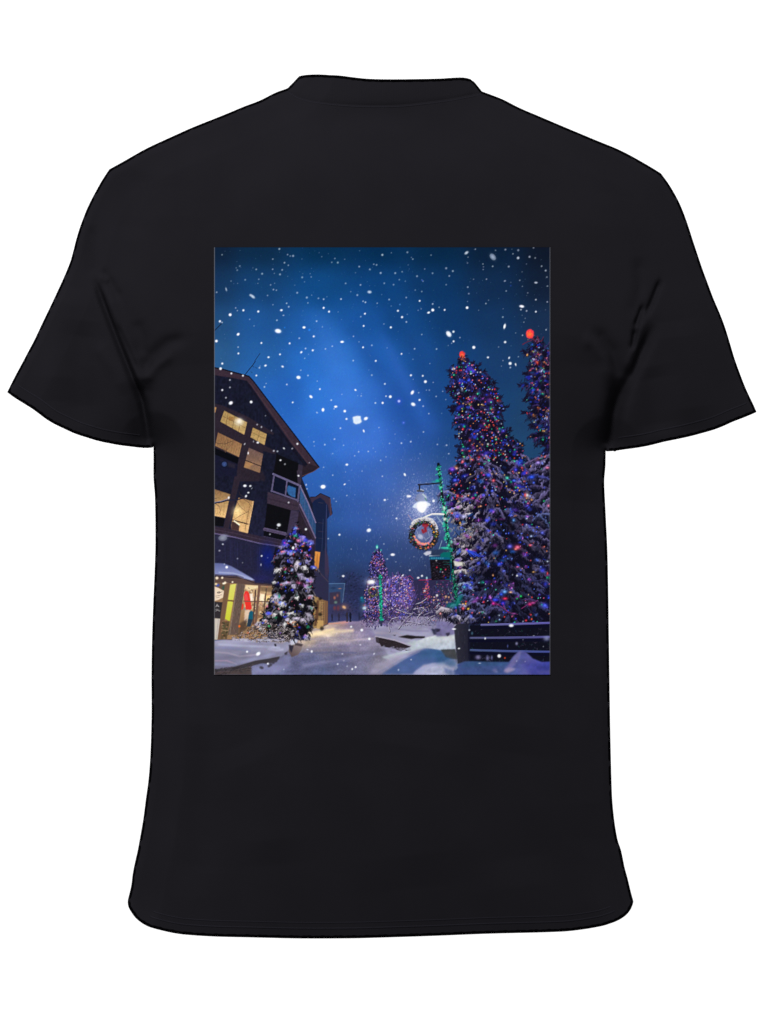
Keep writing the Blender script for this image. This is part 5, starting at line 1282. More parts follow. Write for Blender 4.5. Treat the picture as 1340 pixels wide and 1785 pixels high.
def dense(pts, step=4.0):
    p = np.array(pts, float)
    # Catmull-Rom through the traced points
    out = []
    q = np.vstack([2 * p[0] - p[1], p, 2 * p[-1] - p[-2]])
    for i in range(1, len(q) - 2):
        n = max(2, int(np.linalg.norm(q[i + 1] - q[i]) / step))
        t = (np.arange(n) / n)[:, None]
        a, b, c, d = q[i - 1], q[i], q[i + 1], q[i + 2]
        la, lb = np.linalg.norm(b - a) + 1e-6, np.linalg.norm(c - b) + 1e-6
        lc = np.linalg.norm(d - c) + 1e-6
        m1 = (c - a) / (la + lb) * lb
        m2 = (d - b) / (lb + lc) * lb
        out.append((2 * t ** 3 - 3 * t ** 2 + 1) * b + (t ** 3 - 2 * t ** 2 + t) * m1 + (-2 * t ** 3 + 3 * t ** 2) * c + (t ** 3 - t ** 2) * m2)
    out.append(p[-1:])
    return np.vstack(out)


def resample(P, n, tt=None):
    d = np.r_[0, np.cumsum(np.linalg.norm(np.diff(P, axis=0), axis=1))]
    t = (np.linspace(0, 1, n) if tt is None else tt) * d[-1]
    return np.c_[np.interp(t, d, P[:, 0]), np.interp(t, d, P[:, 1])]


CL = {k: dense(globals()[k]) for k in ('SHOULDER_L', 'SHOULDER_R', 'COLLAR_TOP', 'COLLAR_SEAM', 'FRONT_SEAM', 'FRONT_TOP', 'SIDE_L', 'SIDE_R', 'HEM',
                                       'SEAM_L', 'SEAM_R', 'OUT_L', 'OUT_R', 'CUFF_L', 'CUFF_R', 'INNER_L', 'INNER_R')}
CSIDE_L = np.array([NECK_L, (507, 149.5), (514, 141), TOP_L])
CSIDE_R = np.array([NECK_R, (833, 151.5), (826, 143), TOP_R])
CLOSED = [CL['SHOULDER_L'], CL['SHOULDER_R'], CL['SIDE_L'], CL['SIDE_R'], CL['OUT_L'], CL['OUT_R'], CSIDE_L, CSIDE_R]
OUTLINE = np.vstack([CL['COLLAR_TOP'], CSIDE_R[::-1], CL['SHOULDER_R'][::-1], CL['OUT_R'], CL['CUFF_R'], np.array([ARM_R]), CL['SIDE_R'], CL['HEM'][::-1], CL['SIDE_L'][::-1],
                     CL['CUFF_L'][::-1], CL['OUT_L'][::-1], CL['SHOULDER_L'], CSIDE_L])

# ----- how far the cloth stands off the middle plane: an inflated membrane
G = 8
gx0, gy0 = -40, 60
gw, gh = int(1420 / G) + 1, int(1660 / G) + 1
gxs = gx0 + G * np.arange(gw)
gys = gy0 + G * np.arange(gh)
inside = np.zeros((gh, gw), bool)
n = len(OUTLINE)
for i in range(n):
    (xa, ya), (xb, yb) = OUTLINE[i], OUTLINE[(i + 1) % n]
    if ya == yb:
        continue
    c = (gys > min(ya, yb)) & (gys <= max(ya, yb))
    xi = xa + (gys - ya) * (xb - xa) / (yb - ya)
    inside[c] ^= gxs[None, :] < xi[c][:, None]


def seg_dist(px, py, polylines, chunk=60000):
    px, py = np.asarray(px, float).ravel(), np.asarray(py, float).ravel()
    best = np.full(px.shape, 1e9)
    for P in polylines:
        for i in range(len(P) - 1):
            a, d = P[i], P[i + 1] - P[i]
            t = np.clip(((px - a[0]) * d[0] + (py - a[1]) * d[1]) / max(d @ d, 1e-9), 0, 1)
            best = np.minimum(best, (px - a[0] - t * d[0]) ** 2 + (py - a[1] - t * d[1]) ** 2)
    return np.sqrt(best)


# outside cells next to a closed edge are held at zero, those beyond an opening float
gX, gY = np.meshgrid(gxs, gys)
coarse_closed = [P[::2] for P in CLOSED]
coarse_open = [CL['COLLAR_TOP'][::2], CL['HEM'][::2], CL['CUFF_L'][::2], CL['CUFF_R'][::2]]
dc = seg_dist(gX, gY, coarse_closed).reshape(gX.shape)
do = seg_dist(gX, gY, coarse_open).reshape(gX.shape)
fixed = (~inside) & (dc <= do)
free = ~fixed
u = np.where(inside, np.minimum(dc, 260) / 260.0, 0.0)
ff = free[1:-1, 1:-1].astype(float)
om = 1.9
par = (np.add.outer(np.arange(gh), np.arange(gw)) % 2)[1:-1, 1:-1]
src = np.where(inside, 1.0, 0.0)[1:-1, 1:-1] * (G / 420.0) ** 2 * 2.0
act = (inside | (free & (do < 60)))[1:-1, 1:-1] & free[1:-1, 1:-1]
okm = act
for it in range(420):
    for pcol in (0, 1):
        up, dn, lf, rt = u[:-2, 1:-1], u[2:, 1:-1], u[1:-1, :-2], u[1:-1, 2:]
        # free air beyond an opening copies its neighbours (no pull)
        A = np.zeros((gh, gw), bool)
        A[1:-1, 1:-1] = okm
        A |= fixed
        wu, wd, wl, wr = A[:-2, 1:-1], A[2:, 1:-1], A[1:-1, :-2], A[1:-1, 2:]
        ws = wu * 1. + wd + wl + wr
        new = (up * wu + dn * wd + lf * wl + rt * wr + src) / np.maximum(ws, 1)
        m = okm & (par == pcol)
        c = u[1:-1, 1:-1]
        c[m] += om * (new[m] - c[m])
# extend the field a little past every edge so that the spline never dips
known = inside.copy()
uu = u.copy()
for it in range(12):
    s = np.zeros_like(uu)
    k = np.zeros_like(uu)
    for dy, dx in ((0, 1), (0, -1), (1, 0), (-1, 0)):
        kk = np.roll(np.roll(known, dy, 0), dx, 1)
        s += np.roll(np.roll(uu, dy, 0), dx, 1) * kk
        k += kk
    nw = (~known) & (k > 0)
    uu[nw] = s[nw] / k[nw]
    known |= nw
uu = np.maximum(uu, 0)
uu /= uu.max()
for it in range(2):
    uu[1:-1, 1:-1] = (uu[1:-1, 1:-1] * 4 + uu[:-2, 1:-1] + uu[2:, 1:-1] + uu[1:-1, :-2] + uu[1:-1, 2:]) / 8


def spline2(F, x, y):
    """cubic B-spline look-up of field F at sheet positions"""
    fx, fy = (x - gx0) / G, (y - gy0) / G
    ix, iy = np.floor(fx).astype(int), np.floor(fy).astype(int)
    tx, ty = fx - ix, fy - iy

    def wts(t):
        return ((1 - t) ** 3 / 6, (3 * t ** 3 - 6 * t ** 2 + 4) / 6, (-3 * t ** 3 + 3 * t ** 2 + 3 * t + 1) / 6, t ** 3 / 6)
    X, Y = wts(tx), wts(ty)
    o = 0
    for j in range(4):
        r = 0
        yj = np.clip(iy + j - 1, 0, gh - 1)
        for i in range(4):
            r = r + X[i] * F[yj, np.clip(ix + i - 1, 0, gw - 1)]
        o = o + Y[j] * r
    return o


# folds: (polyline, half width, depth in sheet units; minus = valley)
FOLDS = [
    ([(168, 488), (176, 512), (190, 548), (206, 590), (222, 630), (236, 666), (249, 700), (256, 735), (263, 790)], 5.0, -15),
    ([(180, 500), (200, 545), (224, 600), (242, 650), (252, 690)], 9.0, 7),
    ([(206, 565), (218, 592), (232, 622), (246, 655)], 3.6, -6),
    ([(252, 660), (248, 720), (254, 790)], 14, -13),
    ([(164, 392), (160, 440), (164, 486)], 8, -4),
    ([(178, 470), (196, 496), (214, 525)], 6, -4),
    ([(176, 484), (192, 492)], 4, 4),
    ([(250, 650), (268, 622), (296, 600), (330, 590)], 8, -6),
    ([(254, 668), (276, 640), (306, 618)], 6, 5),
    ([(240, 560), (250, 590), (246, 625)], 9, -4),
    ([(170, 600), (186, 622), (206, 650), (222, 690)], 9, 4),
    ([(120, 500), (104, 580), (96, 700)], 26, 6),
    ([(150, 560), (140, 640), (150, 745)], 22, -5),
    ([(1150, 488), (1141, 510), (1133, 530), (1120, 556)], 4.5, -8),
    ([(1119, 532), (1110, 556), (1104, 572)], 3.2, -8),
    ([(1106, 574), (1102, 596), (1098, 612)], 4.0, -10),
    ([(1140, 566), (1122, 600), (1104, 640), (1088, 672), (1074, 705), (1064, 760), (1058, 795)], 8.0, -13),
    ([(1128, 548), (1110, 585), (1098, 622), (1090, 650)], 5, 5),
    ([(1024, 580), (1044, 592), (1062, 616), (1072, 650), (1070, 700), (1060, 760)], 9, -8),
    ([(1010, 592), (1034, 602), (1052, 628), (1060, 670)], 9, 5),
    ([(1108, 450), (1112, 500), (1100, 560)], 9, -5),
    ([(1080, 660), (1064, 730), (1060, 790)], 14, -12),
    ([(1180, 560), (1190, 640), (1206, 750)], 26, 5),
    ([(1130, 640), (1140, 700), (1150, 760)], 22, -4),
    ([(290, 850), (310, 960), (340, 1080), (365, 1240)], 20, -5),
    ([(275, 900), (300, 1060), (330, 1240), (350, 1400)], 24, 4),
    ([(350, 1260), (352, 1400), (340, 1560)], 26, -4),
    ([(1020, 830), (1004, 960), (1000, 1120)], 34, -5),
    ([(1040, 1120), (1020, 1280), (1030, 1460)], 30, 4),
    ([(430, 1290), (470, 1380), (480, 1500)], 44, 4),
    ([(720, 1250), (700, 1380), (720, 1540)], 60, 5),
    ([(900, 1260), (880, 1400), (900, 1540)], 44, -4),
    ([(400, 330), (520, 300), (670, 310), (820, 300), (940, 330)], 46, 4),
    ([(300, 330), (310, 480), (330, 640)], 46, 5),
    ([(1060, 340), (1040, 500), (1030, 640)], 46, 5),
    ([(250, 300), (230, 350), (222, 420)], 18, -3),
    ([(560, 215), (650, 206), (740, 212)], 16, -2.5),
]


def fold_field(x, y):
    o = np.zeros(np.shape(x))
    for P, w, h in FOLDS:
        P = np.array(P, float)
        m = (x > P[:, 0].min() - 3.2 * w) & (x < P[:, 0].max() + 3.2 * w) & (y > P[:, 1].min() - 3.2 * w) & (y < P[:, 1].max() + 3.2 * w)
        if not m.any():
            continue
        px, py = x[m], y[m]
        best = np.full(px.shape, 1e9)
        tb = np.zeros(px.shape)
        nseg = len(P) - 1
        for i in range(nseg):
            a, d = P[i], P[i + 1] - P[i]
            t = np.clip(((px - a[0]) * d[0] + (py - a[1]) * d[1]) / (d @ d), 0, 1)
            q = (px - a[0] - t * d[0]) ** 2 + (py - a[1] - t * d[1]) ** 2
            k = q < best
            best[k] = q[k]
            tb[k] = (i + t[k]) / nseg
        o[m] += h * (1.5 if w > 15 else 1.12) * np.exp(-.5 * best / w ** 2) * np.clip(np.minimum(tb, 1 - tb) * 5 + .12, 0, 1)
    return o


RIM = 17.0


def depth(x, y, d=None, front=False):
    """stand-off of the cloth from the middle plane, in sheet units"""
    x, y = np.asarray(x, float), np.asarray(y, float)
    if d is None:
        d = seg_dist(x, y, CLOSED).reshape(x.shape)
    d = np.maximum(d - .35, 0)
    k = np.clip(d / RIM, 0, 1)
    roll = RIM * np.sqrt(np.clip(1 - (1 - k) ** 2, 0, 1))
    puff = 105.0 * np.clip(spline2(uu, x, y), 0, None) * np.clip(d / 60, 0, 1) ** .5
    o = roll + puff
    if not front:
        o = o + fold_field(x, y) * np.clip(d / 14, 0, 1)
    return np.maximum(o, 0)


# the traced open edges (hem, cuffs, collar) stand off the middle plane, nearer
# to the eye than the side seams: bring them back to their true size
for k_ in ('HEM', 'CUFF_L', 'CUFF_R', 'COLLAR_TOP', 'COLLAR_SEAM'):
    P_ = CL[k_]
    kk_ = (1 - depth(P_[:, 0], P_[:, 1]) * S / CAMD)[:, None]
    e_ = np.clip(np.minimum(np.arange(len(P_)), np.arange(len(P_))[::-1]) / 12.0, 0, 1)[:, None]
    c_ = np.array([FW / 2, FH / 2])
    CL[k_] = P_ + (c_ - P_) * (1 - kk_) * e_


def to_world(x, y, D, side=-1):
    return np.stack([wx(x), side * D * S, wz(y)], -1)


def coons(c0, c1, d0, d1, nu, nv, tu=None, tv=None):
    """c0,c1: bottom/top curves (u), d0,d1: left/right curves (v); returns (nv,nu,2)"""
    tu = np.linspace(0, 1, nu) if tu is None else tu
    tv = np.linspace(0, 1, nv) if tv is None else tv
    c0, c1 = resample(c0, nu, tu), resample(c1, nu, tu)
    d0, d1 = resample(d0, nv, tv), resample(d1, nv, tv)
    U, V = tu[None, :, None], tv[:, None, None]
    P = (1 - V) * c0[None] + V * c1[None] + (1 - U) * d0[:, None] + U * d1[:, None]
    P -= (1 - U) * (1 - V) * c0[0] + U * (1 - V) * c0[-1] + (1 - U) * V * c1[0] + U * V * c1[-1]
    return P


def edge_packed(n, e=1.8):
    """parameters that crowd towards both ends, where the cloth rolls over"""
    t = np.linspace(-1, 1, n)
    return (np.sign(t) * (1 - (1 - np.abs(t)) ** e) + 1) / 2


def sheet_faces(nv, nu, flip=False):
    i = np.arange(nv * nu).reshape(nv, nu)
    f = np.stack([i[:-1, :-1], i[:-1, 1:], i[1:, 1:], i[1:, :-1]], -1).reshape(-1, 4)
    return f[:, ::-1] if flip else f


def mesh_obj(name, verts, faces, mat, parent, smooth=True, weld=True):
    me = bpy.data.meshes.new(name)
    verts = np.asarray(verts, np.float32)
    faces = np.asarray(faces, np.int32)
    me.vertices.add(len(verts))
    me.vertices.foreach_set('co', verts.ravel())
    me.loops.add(faces.size)
    me.loops.foreach_set('vertex_index', faces.ravel())
    me.polygons.add(len(faces))
    me.polygons.foreach_set('loop_start', np.arange(0, faces.size, 4, dtype=np.int32))
    me.polygons.foreach_set('use_smooth', np.ones(len(faces), bool) if smooth else np.zeros(len(faces), bool))
    me.update(calc_edges=True)
    if weld:
        import bmesh
        bm = bmesh.new()
        bm.from_mesh(me)
        bmesh.ops.remove_doubles(bm, verts=bm.verts, dist=2e-5)
        bmesh.ops.dissolve_degenerate(bm, edges=bm.edges, dist=1e-6)
        bmesh.ops.recalc_face_normals(bm, faces=bm.faces)
        # outward: the side towards the camera faces -y
        tot = sum(fc.normal.y * fc.calc_area() * (1 if fc.calc_center_median().y > 0 else -1) for fc in bm.faces)
        if tot < 0:
            bmesh.ops.reverse_faces(bm, faces=bm.faces)
        bm.to_mesh(me)
        bm.free()
        for p in me.polygons:
            p.use_smooth = smooth
    me.materials.append(mat)
    o = bpy.data.objects.new(name, me)
    COL.objects.link(o)
    o.parent = parent
    return o


# ------------------------------------------------------------------ materials
def new_mat(name):
    m = bpy.data.materials.new(name)
    m.use_nodes = True
    nt = m.node_tree
    return m, nt, nt.nodes['Principled BSDF']


def cotton(name, col, rib=None):
    m, nt, b = new_mat(name)
    L = nt.links.new
    tc = nt.nodes.new('ShaderNodeTexCoord')
    n1 = nt.nodes.new('ShaderNodeTexNoise')
    n1.inputs['Scale'].default_value = 14
    n1.inputs['Detail'].default_value = 5
    L(tc.outputs['Object'], n1.inputs['Vector'])
    ramp = nt.nodes.new('ShaderNodeMapRange')
    ramp.inputs['From Min'].default_value = .3
    ramp.inputs['From Max'].default_value = .7
    ramp.inputs['To Min'].default_value = .95
    ramp.inputs['To Max'].default_value = 1.05
    L(n1.outputs['Fac'], ramp.inputs['Value'])
    mul = nt.nodes.new('ShaderNodeVectorMath')
    mul.operation = 'SCALE'
    mul.inputs[0].default_value = col
    L(ramp.outputs['Result'], mul.inputs['Scale'])
    L(mul.outputs['Vector'], b.inputs['Base Color'])
    b.inputs['Roughness'].default_value = .95
    b.inputs['Specular IOR Level'].default_value = .0
    # the knit: very fine loops
    w = nt.nodes.new('ShaderNodeTexNoise')
    w.inputs['Scale'].default_value = 900
    w.inputs['Detail'].default_value = 2
    L(tc.outputs['Object'], w.inputs['Vector'])
    bp = nt.nodes.new('ShaderNodeBump')
    bp.inputs['Strength'].default_value = .25
    bp.inputs['Distance'].default_value = .0006
    L(w.outputs['Fac'], bp.inputs['Height'])
    if rib:
        wv = nt.nodes.new('ShaderNodeTexWave')
        wv.inputs['Scale'].default_value = rib
        wv.bands_direction = 'X'
        L(tc.outputs['Object'], wv.inputs['Vector'])
        b2 = nt.nodes.new('ShaderNodeBump')
        b2.inputs['Strength'].default_value = .2
        b2.inputs['Distance'].default_value = .0005
        L(wv.outputs['Fac'], b2.inputs['Height'])
        L(bp.outputs['Normal'], b2.inputs['Normal'])
        L(b2.outputs['Normal'], b.inputs['Normal'])
    else:
        L(bp.outputs['Normal'], b.inputs['Normal'])
    return m


BLACK = (0.0093, 0.0088, 0.0110)
M_COTTON = cotton('black_cotton', BLACK)
M_RIB = cotton('black_rib_knit', BLACK, rib=110)
M_THREAD = cotton('black_thread', (0.0112, 0.0107, 0.014))

M_EDGE = cotton('black_outline', (0.0010, 0.0009, 0.0012))  # near-black for the added band that darkens the rim, not a trim

M_INK, nt, b = new_mat('printed_ink')
at = nt.nodes.new('ShaderNodeAttribute')
at.attribute_name = 'ink'
nt.links.new(at.outputs['Color'], b.inputs['Base Color'])
b.inputs['Roughness'].default_value = .9
b.inputs['Specular IOR Level'].default_value = .02

M_BACK, nt, b = new_mat('white_backdrop')
nz_ = nt.nodes.new('ShaderNodeTexNoise')
nz_.inputs['Scale'].default_value = 3
mr_ = nt.nodes.new('ShaderNodeMapRange')
mr_.inputs['To Min'].default_value = .93
mr_.inputs['To Max'].default_value = .96
nt.links.new(nz_.outputs['Fac'], mr_.inputs['Value'])
nt.links.new(mr_.outputs['Result'], b.inputs['Base Color'])
b.inputs['Roughness'].default_value = 1
b.inputs['Specular IOR Level'].default_value = 0

# ------------------------------------------------------------------ the shirt
shirt = bpy.data.objects.new('t_shirt', None)
COL.objects.link(shirt)
shirt.empty_display_size = .05
shirt['label'] = 'black short-sleeved T-shirt seen from behind, with a printed snowy night street on its back'
shirt['category'] = 't-shirt'


def both_sides(P, Pf, skip_rows=None):
    """back sheet P and front sheet Pf -> verts, faces of a tube"""
    nv, nu = P.shape[:2]
    D = depth(P[..., 0], P[..., 1])
    Df = depth(Pf[..., 0], Pf[..., 1], front=True)
    a = to_world(P[..., 0], P[..., 1], D, -1).reshape(-1, 3)
    b = to_world(Pf[..., 0], Pf[..., 1], Df, 1).reshape(-1, 3)
    f = np.vstack([sheet_faces(nv, nu, True), sheet_faces(nv, nu) + nv * nu])
    return np.vstack([a, b]), f


# body: bottom = hem, top = shoulders and neck seam, sides = armhole + side seam
left = np.vstack([CL['SIDE_L'][::-1], CL['SEAM_L'][::-1][1:]])
right = np.vstack([CL['SIDE_R'][::-1], CL['SEAM_R'][::-1][1:]])


def joined_top(mid):
    return np.vstack([CL['SHOULDER_L'], mid[1:], CL['SHOULDER_R'][::-1][1:]])


def body_patch(mid, nu=300, nv=330):
    # the same share of the top edge goes to each shoulder on back and front
    lens = [np.linalg.norm(np.diff(c, axis=0), axis=1).sum() for c in (CL['SHOULDER_L'], CL['COLLAR_SEAM'], CL['SHOULDER_R'])]
    tot = sum(lens)
    tu = edge_packed(nu, 1.5)
    a, b_ = lens[0] / tot, (lens[0] + lens[1]) / tot
    top = np.zeros((nu, 2))
    s0 = tu <= a
    s2 = tu >= b_
    s1 = ~(s0 | s2)
    top[s0] = resample(CL['SHOULDER_L'], 0, tu[s0] / a)
    top[s1] = resample(mid, 0, (tu[s1] - a) / (b_ - a))
    top[s2] = resample(CL['SHOULDER_R'][::-1], 0, (tu[s2] - b_) / (1 - b_))
    tv = np.linspace(0, 1, nv)
    c0 = resample(CL['HEM'], 0, tu)
    d0, d1 = resample(left, nv, tv), resample(right, nv, tv)
    U, V = tu[None, :, None], tv[:, None, None]
    P = (1 - V) * c0[None] + V * top[None] + (1 - U) * d0[:, None] + U * d1[:, None]
    P -= (1 - U) * (1 - V) * c0[0] + U * (1 - V) * c0[-1] + (1 - U) * V * top[0] + U * V * top[-1]
    return P


PB = body_patch(CL['COLLAR_SEAM'])
PF = body_patch(CL['FRONT_SEAM'])
v, f = both_sides(PB, PF)
body = mesh_obj('body', v, f, M_COTTON, shirt)


def thicken(o, t=.0011):
    md = o.modifiers.new('cloth_thickness', 'SOLIDIFY')
    md.thickness = t
    md.offset = -1
    md.use_even_offset = False


thicken(body)


def tape(name, path2d, width, mat, parent, lift=.35, front=False, ends=True):
    """a slightly raised flat seam or row of stitching that follows the cloth"""
    P = path2d
    T = np.gradient(P, axis=0)
    T /= np.linalg.norm(T, axis=1)[:, None] + 1e-9
    N = np.c_[-T[:, 1], T[:, 0]]
    prof = [(-.5, -.25), (-.38, lift), (0, lift * 1.25), (.38, lift), (.5, -.25)]
    rows = []
    for q, h in prof:
        Q = P + N * q * width
        D = depth(Q[:, 0], Q[:, 1], front=front) + h
        rows.append(to_world(Q[:, 0], Q[:, 1], D, 1 if front else -1))
    V = np.stack(rows)
    return mesh_obj(name, V.reshape(-1, 3), sheet_faces(len(prof), len(P)), mat, parent, weld=False)


def inset(path, d, t0=0, t1=1, nn=200):
    P = resample(path, 0, np.linspace(t0, t1, nn))
    T = np.gradient(P, axis=0)
    T /= np.linalg.norm(T, axis=1)[:, None]
    return P + np.c_[T[:, 1], -T[:, 0]] * d


def dark_outline(path, parent, inward, wid=4.6, t0=0.0, t1=1.0, front=True, nn=None, lift=.5, lead=.5):
    """added dark outline: a black band from the very edge inwards, no sewn part"""
    P = resample(path, 0, np.linspace(t0, t1, nn or max(40, len(path))))
    T = np.gradient(P, axis=0)
    T /= np.linalg.norm(T, axis=1)[:, None] + 1e-9
    N = np.c_[T[:, 1], -T[:, 0]] * inward
    V, F, base = [], [], 0
    qs = (-lead, 0, .35, 1.0, 2.0, 3.3, wid)
    wv = 1 + .16 * np.sin(np.arange(len(P)) * .9) * np.sin(np.arange(len(P)) * .37)
    for fr in ((False, True) if front else (False,)):
        rows = []
        for i, q in enumerate(qs):
            Q = P + N * q * (wv[:, None] if q > 1 else 1)
            D = depth(Q[:, 0], Q[:, 1], d=np.full(len(Q), max(q, 0.)) if front else None, front=fr) + (0 if (i == 0 and front) else lift * (1 if i < len(qs) - 1 else .1))
            rows.append(to_world(Q[:, 0], Q[:, 1], D, 1 if fr else -1))
        R_ = np.stack(rows)
        V.append(R_.reshape(-1, 3))
        F.append(sheet_faces(len(qs), len(P)) + base)
        base += R_.size // 3
    return mesh_obj('added_outline', np.vstack(V), np.vstack(F), M_EDGE, parent, weld=False)


for c_, s__ in ((CL['SIDE_L'], 1), (CL['SIDE_R'], -1)):
    dark_outline(c_, body, s__)
dark_outline(CL['SHOULDER_L'], body, -1)
dark_outline(CL['SHOULDER_R'], body, 1)
dark_outline(CL['HEM'], body, 1, front=False, nn=420)

# sleeves
for (O_, I_, C_, sgn) in ((CL['OUT_L'], CL['INNER_L'], CL['CUFF_L'], -1), (CL['OUT_R'], CL['INNER_R'], CL['CUFF_R'], 1)):
    nu, nv = 150, 150
    tu = np.linspace(0, 1, nu)
    tv = edge_packed(nv, 1.5)
    apex = np.repeat(O_[:1], 2, 0)
    # u from the shoulder to the cuff, v from the outer edge to the armhole
    P = coons(resample(O_, 200), resample(I_, 200), apex + np.array([[0, 0], [1e-4, 0]]), C_, nu, nv, tu, tv)
    v, f = both_sides(P, P)
    sl = mesh_obj('sleeve', v, f, M_COTTON, shirt)
    sl['label'] = 'left sleeve as seen from behind' if sgn < 0 else 'right sleeve as seen from behind'
    thicken(sl)
    dark_outline(O_, sl, 1 if sgn < 0 else -1)
    dark_outline(C_, sl, 1 if sgn < 0 else -1, front=False, nn=180)
    tape('hem_stitch', inset(C_, 21 * sgn * CUFF_SIGN, .04, .93), 3.0, M_THREAD, sl, .5)

# hem stitching of the body, two rows
tape('hem_stitch', inset(CL['HEM'], 17, .06, .955, 260), 3.0, M_THREAD, body, .5)
tape('hem_stitch', inset(CL['HEM'], 27, .065, .95, 260), 2.6, M_THREAD, body, .4)

# collar: a ribbed band, back and front, standing a little proud of the body
nc, nr = 150, 14


def collar_side(seam, top, front):
    a, b_ = resample(seam, nc), resample(top, nc)
    t = np.linspace(-.13, 1, nr)[:, None, None]
    P = a[None] * (1 - t) + b_[None] * t
    D = depth(P[..., 0], P[..., 1], front=front)
    bulge = np.where(t[..., 0] < -.1, -1.2, 2.6 * np.sqrt(np.clip(np.sin(np.pi * np.clip(t[..., 0] * .93 + .03, 0, 1)), 0, 1)) + .3) * np.clip(np.minimum(np.arange(nc), np.arange(nc)[::-1]) / 8., 0, 1)[None]
    return P, to_world(P[..., 0], P[..., 1], D + bulge, 1 if front else -1)


_, va = collar_side(CL['COLLAR_SEAM'], CL['COLLAR_TOP'], False)
_, vb = collar_side(CL['FRONT_SEAM'], CL['FRONT_TOP'], True)
v = np.vstack([va.reshape(-1, 3), vb.reshape(-1, 3)])
f = np.vstack([sheet_faces(nr, nc, True), sheet_faces(nr, nc) + nr * nc])
collar = mesh_obj('collar', v, f, M_RIB, shirt)
thicken(collar, .0016)
tape('neck_stitch', resample(CL['COLLAR_SEAM'], 180, None) + np.array([0, 6.0]), 2.4, M_THREAD, collar, .45)

dark_outline(CL['COLLAR_TOP'], collar, -1, front=False, lift=3.4, nn=150)
dark_outline(CSIDE_L, collar, -1, nn=24, lift=1.2)
dark_outline(CSIDE_R, collar, 1, nn=24, lift=1.2)

# ------------------------------------------------------------------ the print
EXPO = 1.18          # light that reaches the cloth; ink is mixed for it
gy_, gx_ = np.mgrid[0:PH, 0:PW]
sx_, sy_ = gx_ + OX, gy_ + OY
Dp = depth(sx_, sy_, d=np.full(sx_.shape, 200.0))
k = 1 - (Dp + 2.0) * S / CAMD
Xp = (sx_ - FW / 2) * k + FW / 2
Yp = (sy_ - FH / 2) * k + FH / 2
Dp = depth(Xp, Yp, d=np.full(sx_.shape, 200.0)) + 2.0
VP = to_world(Xp, Yp, Dp, -1).reshape(-1, 3)
srgb = img / 255.0
lin = np.where(srgb <= .04045, srgb / 12.92, ((srgb + .055) / 1.055) ** 2.4)
INK = np.concatenate([np.clip(lin / EXPO, 0, .95), np.ones((PH, PW, 1))], -1).reshape(-1, 4).astype(np.float32)
NRM = None
quad = sheet_faces(PH, PW, True)
# specks of the street cut off from it stay with the picture's ground colour
st_ = MOTIF.index('printed_snowy_street')
cg = ids[:-1, :-1].copy()
ms_ = cg == st_
seed_ = np.zeros_like(ms_)
seed_[int(1130 - OY), int(600 - OX) - 6:int(600 - OX) + 6] = True
seed_ &= ms_
while True:
    gr_ = seed_.copy()
    gr_[1:] |= seed_[:-1]
    gr_[:-1] |= seed_[1:]
    gr_[:, 1:] |= seed_[:, :-1]
    gr_[:, :-1] |= seed_[:, 1:]
    gr_ &= ms_
    if (gr_ == seed_).all():
        break
    seed_ = gr_
cg[ms_ & ~seed_] = 0
cell = cg.reshape(-1)


def ink_obj(name, fsel, parent):
    fs = quad[fsel]
    used, inv = np.unique(fs, return_inverse=True)
    o = mesh_obj(name, VP[used], inv.reshape(-1, 4), M_INK, parent, weld=False)
    ca = o.data.color_attributes.new('ink', 'FLOAT_COLOR', 'POINT')
    ca.data.foreach_set('color', INK[used].ravel())
    return o


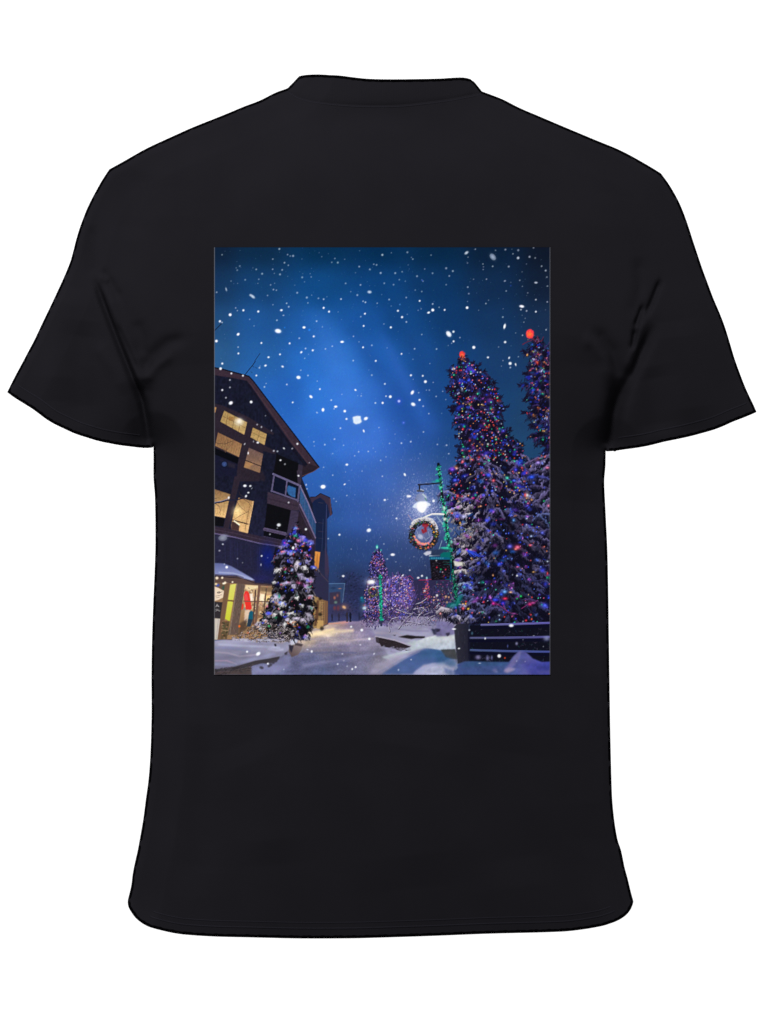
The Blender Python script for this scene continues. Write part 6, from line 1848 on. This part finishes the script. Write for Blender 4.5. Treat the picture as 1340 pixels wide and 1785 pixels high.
picture = ink_obj('printed_picture', cell == 0, shirt)
picture['label'] = 'rectangular print of a snowy village street at night under a blue sky'
for i in range(1, len(MOTIF)):
    s_ = cell == i
    if s_.sum() > 30:
        o = ink_obj(MOTIF[i], s_, picture)
        if i in PART_LABEL:
            o['label'] = PART_LABEL[i]

# ----------------------------------------------------------------- backdrop
bm_v = np.array([(-14, 3.2, -9), (14, 3.2, -9), (14, 3.2, 9), (-14, 3.2, 9)], float)
bd = mesh_obj('backdrop', bm_v, np.array([[0, 1, 2, 3]]), M_BACK, None, smooth=False, weld=False)
bd['kind'] = 'structure'

# -------------------------------------------------------------------- lights
w = bpy.data.worlds.new('World')
scene.world = w
w.use_nodes = True
bg = w.node_tree.nodes['Background']
bg.inputs['Color'].default_value = (1, 1, 1, 1)
bg.inputs['Strength'].default_value = .34


def area(name, loc, target, size, power, col=(1, 1, 1)):
    l = bpy.data.lights.new(name, 'AREA')
    l.shape = 'SQUARE'
    l.size = size
    l.energy = power
    l.color = col
    o = bpy.data.objects.new(name, l)
    COL.objects.link(o)
    o.location = loc
    from mathutils import Vector
    d = Vector(target) - Vector(loc)
    o.rotation_euler = d.to_track_quat('-Z', 'Y').to_euler()
    return o


area('studio_softbox', (-.9, -3.1, 2.9), (0, 0, .15), 1.0, 232)
area('backdrop_fill', (-4.2, .6, .2), (-.6, 3.2, -.1), 1.5, 118)  # added pair of unseen lamps that lift the backdrop to white
area('backdrop_fill', (4.2, .6, .2), (.6, 3.2, -.1), 1.5, 118)

# -------------------------------------------------------------------- camera
cam = bpy.data.cameras.new('camera')
cam.sensor_width = 36
cam.sensor_fit = 'VERTICAL'
cam.sensor_height = 36
cam.lens = 36 * CAMD / (FH * S)
cam.clip_start = .1
cam.clip_end = 100
co = bpy.data.objects.new('camera', cam)
COL.objects.link(co)
co.location = (0, -CAMD, 0)
co.rotation_euler = (math.pi / 2, 0, 0)
scene.camera = co

scene.view_settings.view_transform = 'Standard'
scene.view_settings.look = 'None'
scene.view_settings.exposure = 0
scene.view_settings.gamma = 1
scene.view_settings.use_curve_mapping = False
scene.render.engine = 'CYCLES'
scene.cycles.use_denoising = False
scene.cycles.max_bounces = 4
scene.render.film_transparent = False
